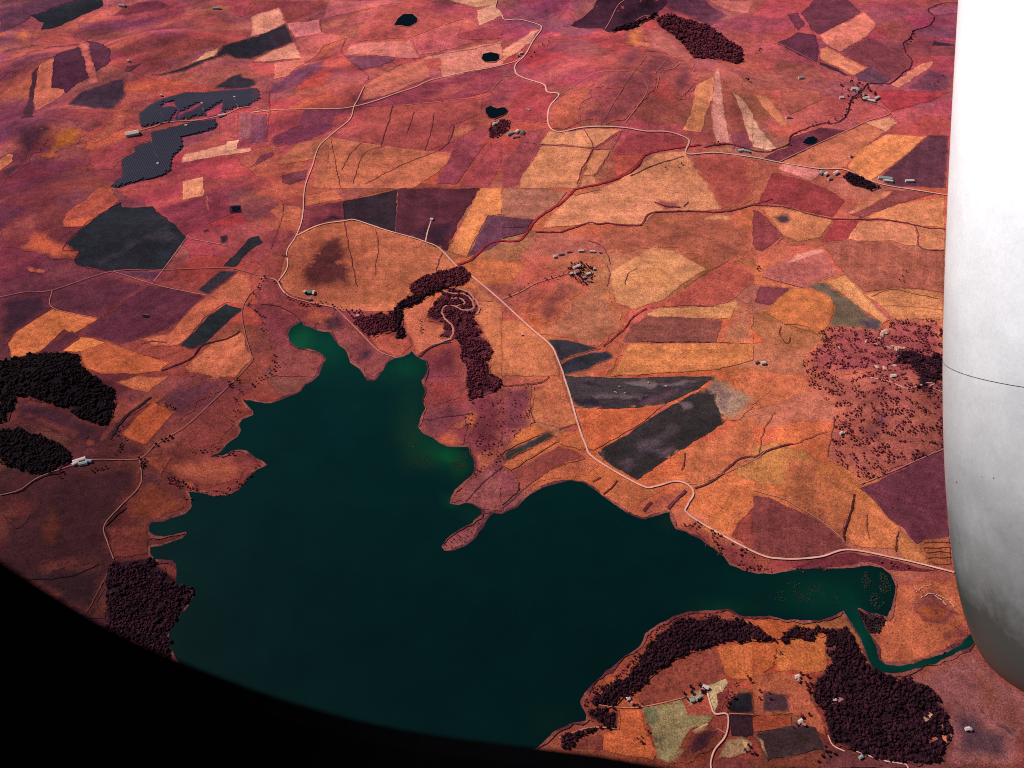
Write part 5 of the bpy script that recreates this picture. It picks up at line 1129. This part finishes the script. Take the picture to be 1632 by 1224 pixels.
# green water tank by the small farm
x, y = ground_pt([(494, 467)])[0]; z = float(hz([(x, y)])[0])
bm = bmesh.new(); bmesh.ops.create_cone(bm, segments=24, radius1=7, radius2=7, depth=3, cap_ends=True)
bmesh.ops.create_cone(bm, segments=24, radius1=7.1, radius2=5.8, depth=.5, cap_ends=True, matrix=__import__('mathutils').Matrix.Translation((0, 0, 1.8)))
me = bpy.data.meshes.new("water_tank"); bm.to_mesh(me); bm.free(); me.materials.append(M_GREENH)
o = bpy.data.objects.new("water_tank", me); col.objects.link(o); o.location = (x, y, z+4); tag(o, "round green covered tank in the yard of the small white farm", "tank")

# pale boulders on the hillside and heaps in the dark field
def rock(px, py, r, label, group, seed):
    x, y = ground_pt([(px, py)])[0]
    V = LOBES[seed % 8]*np.array([r, r*1.6, r*.55]); o = mesh_obj("rock", V, ICO_F, M_ROCK); o.location = (x, y, float(hz([(x, y)])[0])+2.6); o.rotation_euler = (0, 0, seed); tag(o, label, "rock", group)
for k, (a, b_, r) in enumerate([(1405,535,6),(1409,531,7),(1413,528,6),(1401,540,4),(1415,555,5),(1422,553,5),(1428,557,6),(1434,555,5),(1425,584,5),(1410,588,5),(1398,586,5),(1441,556,4),(1380,545,4),(1337,555,4),(1396,550,4),(1432,570,4)]):
    rock(a, b_, r, "pale bare rock outcrop on the shrubby hillside", "rock outcrops on the hillside", k)
for k, (a, b_, r) in enumerate([(987,617,2.4),(981,626,2.2),(996,627,2.4),(1033,611,2.2),(1061,616,2.2)]):
    rock(a, b_, r, "small pale stone heap lying in the dark slate field", "stone heaps in the dark slate field", k+3)

# ------------------------------------------------------------------ solar field: every row of panels
ld = ground_pt(T(0,0,[990,920,1050,1030])); u = ld[1]-ld[0]; u = u/np.hypot(*u); v = np.array([-u[1], u[0]])
def solar(poly, holes, where):
    W = ground_pt(poly); HS = [ground_pt(h) for h in holes]; s = W@v; cnt = 0
    for a in np.arange(s.min()+5, s.max()-3, 7.2):
        ts = np.arange((W@u).min(), (W@u).max(), 4.0); P = ts[:, None]*u+a*v; ok = inside(P, W)
        for h in HS: ok &= ~inside(P, h)
        runs = []; st = None
        for i, q in enumerate(ok):
            if q and st is None: st = i
            if (not q or i == len(ok)-1) and st is not None:
                if i-st > 6: runs.append((st+1, i-1))
                st = None
        for (i0, i1) in runs:
            seg = P[i0:i1+1:4]
            if len(seg) < 2: continue
            z = hz(seg); n = len(seg); V = []
            for (q, zz) in zip(seg, z):
                A_ = q-v*3.0; B_ = q+v*3.0
                V += [(A_[0],A_[1],zz+3.4),(B_[0],B_[1],zz+4.2),(B_[0],B_[1],zz+4.05),(A_[0],A_[1],zz+3.25)]
            F = []
            for i in range(n-1):
                b = 4*i
                for (c, d) in ((0,1),(1,2),(2,3),(3,0)): F.append((b+c, b+4+c, b+4+d, b+d))
            F += [(0,1,2,3),(4*n-1,4*n-2,4*n-3,4*n-4)]
            root = mesh_obj("solar_panel_row", V, F, M_PANEL); V, F = [], []
            for (q, zz) in list(zip(seg, z))[::3]: box(V, F, q[0]-.15, q[0]+.15, q[1]-.15, q[1]+.15, zz, zz+3.6)
            mesh_obj("stand", V, F, M_FRAME, root)
            tag(root, "long dark blue row of solar panels in the "+where, "solar panel row", "solar panel rows in the "+where); cnt += 1
    return cnt
sol = [f for f in FIELDS if f[0] in ((44,40,66),(40,38,60))]; lanes = [f[1] for f in FIELDS if f[0] in ((160,62,76),(158,62,74),(160,64,76))]
print("solar", solar(sol[0][1], lanes, "upper solar field"), solar(sol[1][1], [], "lower solar field"))

# ------------------------------------------------------------------ engine nacelle outside the window
def make_paint():
    m, n, l, b = new_mat("nacelle_paint")
    tc = N(n, "ShaderNodeTexCoord"); P = tc.outputs['Object']
    a = noise_node(n, l, P, 3.0, 6, .7); g = noise_node(n, l, P, 60.0, 3, .8); s = noise_node(n, l, P, 14.0, 4, .7)
    rgb = N(n, "ShaderNodeRGB"); rgb.outputs[0].default_value = (.72, .745, .78, 1)
    c = mixmul(n, l, rgb.outputs[0], [rng_node(n, l, a.outputs[0], .3, .7, .9, 1.08), rng_node(n, l, g.outputs[0], .2, .8, .9, 1.1), rng_node(n, l, s.outputs[0], .68, .76, 1.0, .55)])
    # shade and dark ground reflection painted in towards the rounded end; mottling is grime
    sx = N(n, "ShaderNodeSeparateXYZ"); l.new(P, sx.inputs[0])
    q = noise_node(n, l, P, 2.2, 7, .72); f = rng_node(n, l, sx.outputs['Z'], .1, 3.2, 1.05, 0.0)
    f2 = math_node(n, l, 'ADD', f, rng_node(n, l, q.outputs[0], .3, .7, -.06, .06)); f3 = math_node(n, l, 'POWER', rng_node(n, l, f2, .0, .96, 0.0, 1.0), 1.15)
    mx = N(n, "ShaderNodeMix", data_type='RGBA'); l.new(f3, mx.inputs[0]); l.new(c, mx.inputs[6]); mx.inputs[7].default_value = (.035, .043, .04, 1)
    l.new(mx.outputs[2], b.inputs['Base Color']); b.inputs['Metallic'].default_value = .0; b.inputs['Roughness'].default_value = .32
    return m
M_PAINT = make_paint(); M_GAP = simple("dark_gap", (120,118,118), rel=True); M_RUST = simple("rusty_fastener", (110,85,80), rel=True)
NP = [3.27512481, 2.443121, -4.78229156, -0.0890862, 0.95588199, 5.93203778, 0.58395826, 0.9006556, 0.78505304]
SEAM = .2868
def nrad(s):
    a = .38; r0, rm, re = NP[6:9]
    if s < 0: return r0*math.sqrt(max(0, 1-(-s/.012)))
    if s < a: return r0+(rm-r0)*(1-(1-s/a)**2.4)**.5
    return rm+(re-rm)*min(1, (s-a)/(1-a))**1.8
def lathe(name, ss, rr, mat, parent, seg=160):
    V = []; F = []
    for s, r in zip(ss, rr):
        for q in range(seg):
            th = 2*math.pi*q/seg; V.append((r*math.cos(th), r*math.sin(th), s))
    for i in range(len(ss)-1):
        for q in range(seg): F.append((i*seg+q, i*seg+(q+1) % seg, (i+1)*seg+(q+1) % seg, (i+1)*seg+q))
    return mesh_obj(name, V, F, mat, parent, smooth=True)
nac = empty("engine_nacelle", (NP[0], NP[1], NP[2]+ALT)); tag(nac, "large white aircraft engine nacelle with a rounded end filling the right edge", "aircraft engine")
ax = Vector((math.sin(NP[3])*math.cos(NP[4]), math.cos(NP[3])*math.cos(NP[4]), math.sin(NP[4]))); nac.rotation_euler = ax.to_track_quat('Z', 'Y').to_euler()
Ln = NP[5]
s1 = np.concatenate([-.012*np.linspace(1, 0, 24)[:-1], SEAM*(np.linspace(0, .9993, 70)**2)])
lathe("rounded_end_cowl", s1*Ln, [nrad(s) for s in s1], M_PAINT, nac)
s2 = np.linspace(SEAM+.0003, 1.25, 90); rr = [nrad(s) for s in s2]
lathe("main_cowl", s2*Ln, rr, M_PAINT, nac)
r_ = nrad(SEAM); lathe("seam", np.array([SEAM-.003, SEAM+.003])*Ln, [r_-.003, r_-.003], M_GAP, nac)
# fasteners and chips on the rounded end, each let into the skin
def on_nac(px, py):
    d = Vector(rays([(px, py)])[0]).normalized(); bpy.context.view_layer.update()
    inv = nac.matrix_world.inverted(); O = inv@Vector((0, 0, ALT)); D = (inv.to_3x3()@d).normalized()
    for t in np.arange(2.5, 8, .004):
        P = O+D*t; s = P.z/Ln
        if -.1 < s < 1 and math.hypot(P.x, P.y) <= nrad(s): return P
for px, py, r in ((1525,768,.011),(1566,760,.010),(1584,762,.010),(1526,741,.007),(1548,1010,.01),(1536,755,.004),(1589,529,.006),(1530,866,.008)):
    P = on_nac(px, py)
    if P is None: continue
    bm = bmesh.new(); bmesh.ops.create_uvsphere(bm, u_segments=12, v_segments=8, radius=r*.4); me = bpy.data.meshes.new("fastener"); bm.to_mesh(me); bm.free(); me.materials.append(M_RUST)
    o = bpy.data.objects.new("fastener", me); col.objects.link(o); o.parent = nac; o.location = P

# ------------------------------------------------------------------ cabin window surround
WINB = [(0,893),(50,925),(100,957),(140,982),(180,1004),(225,1026),(270,1046),(335,1073),(400,1097),(450,1114),(500,1129),(550,1143),(600,1154),(650,1164),(700,1172),(750,1179),(800,1185),(870,1193),(950,1203),(1000,1212),(1060,1222),
 (1200,1240),(1400,1252),(1600,1250),(1800,1225),(2000,1150),(2130,980),(2200,700),(2240,300),(2240,-200),(2150,-600),(1900,-820),(1500,-890),(816,-910),(200,-890),(-200,-800),(-420,-600),(-500,-200),(-500,200),(-400,500),(-240,700),(-100,820)]
yp = .13
rr_ = rays(WINB); IN = np.stack([rr_[:, 0]*yp/rr_[:, 1], rr_[:, 2]*yp/rr_[:, 1]], -1)
def chaikin(P, n=2):
    for _ in range(n): P = np.stack([P*.75+np.roll(P, -1, 0)*.25, P*.25+np.roll(P, -1, 0)*.75], 1).reshape(-1, 2)
    return P
IN = chaikin(IN); cc = IN.mean(0); n_ = len(IN)
OUT = cc+(IN-cc)*2.0; MID = cc+(IN-cc)*1.08
rings = [(OUT, yp), (IN, yp), (IN, yp-.006), (MID, yp-.03), (OUT, yp-.03)]
V = []; F = []
for P, y_ in rings: V += [(p[0], y_, p[1]+ALT) for p in P]
for a in range(5):
    b = (a+1) % 5
    for i in range(n_): F.append((a*n_+i, a*n_+(i+1) % n_, b*n_+(i+1) % n_, b*n_+i))
M_TRIM = simple("shade_black_trim", (8,7,9), rough=.95, spec=0, var=.1, rel=True)  # the unlit cabin's darkness is put into this near-black colour
o = mesh_obj("window_surround", V, F, M_TRIM); tag(o, "black rounded cabin window surround across the lower left corner", "window surround")
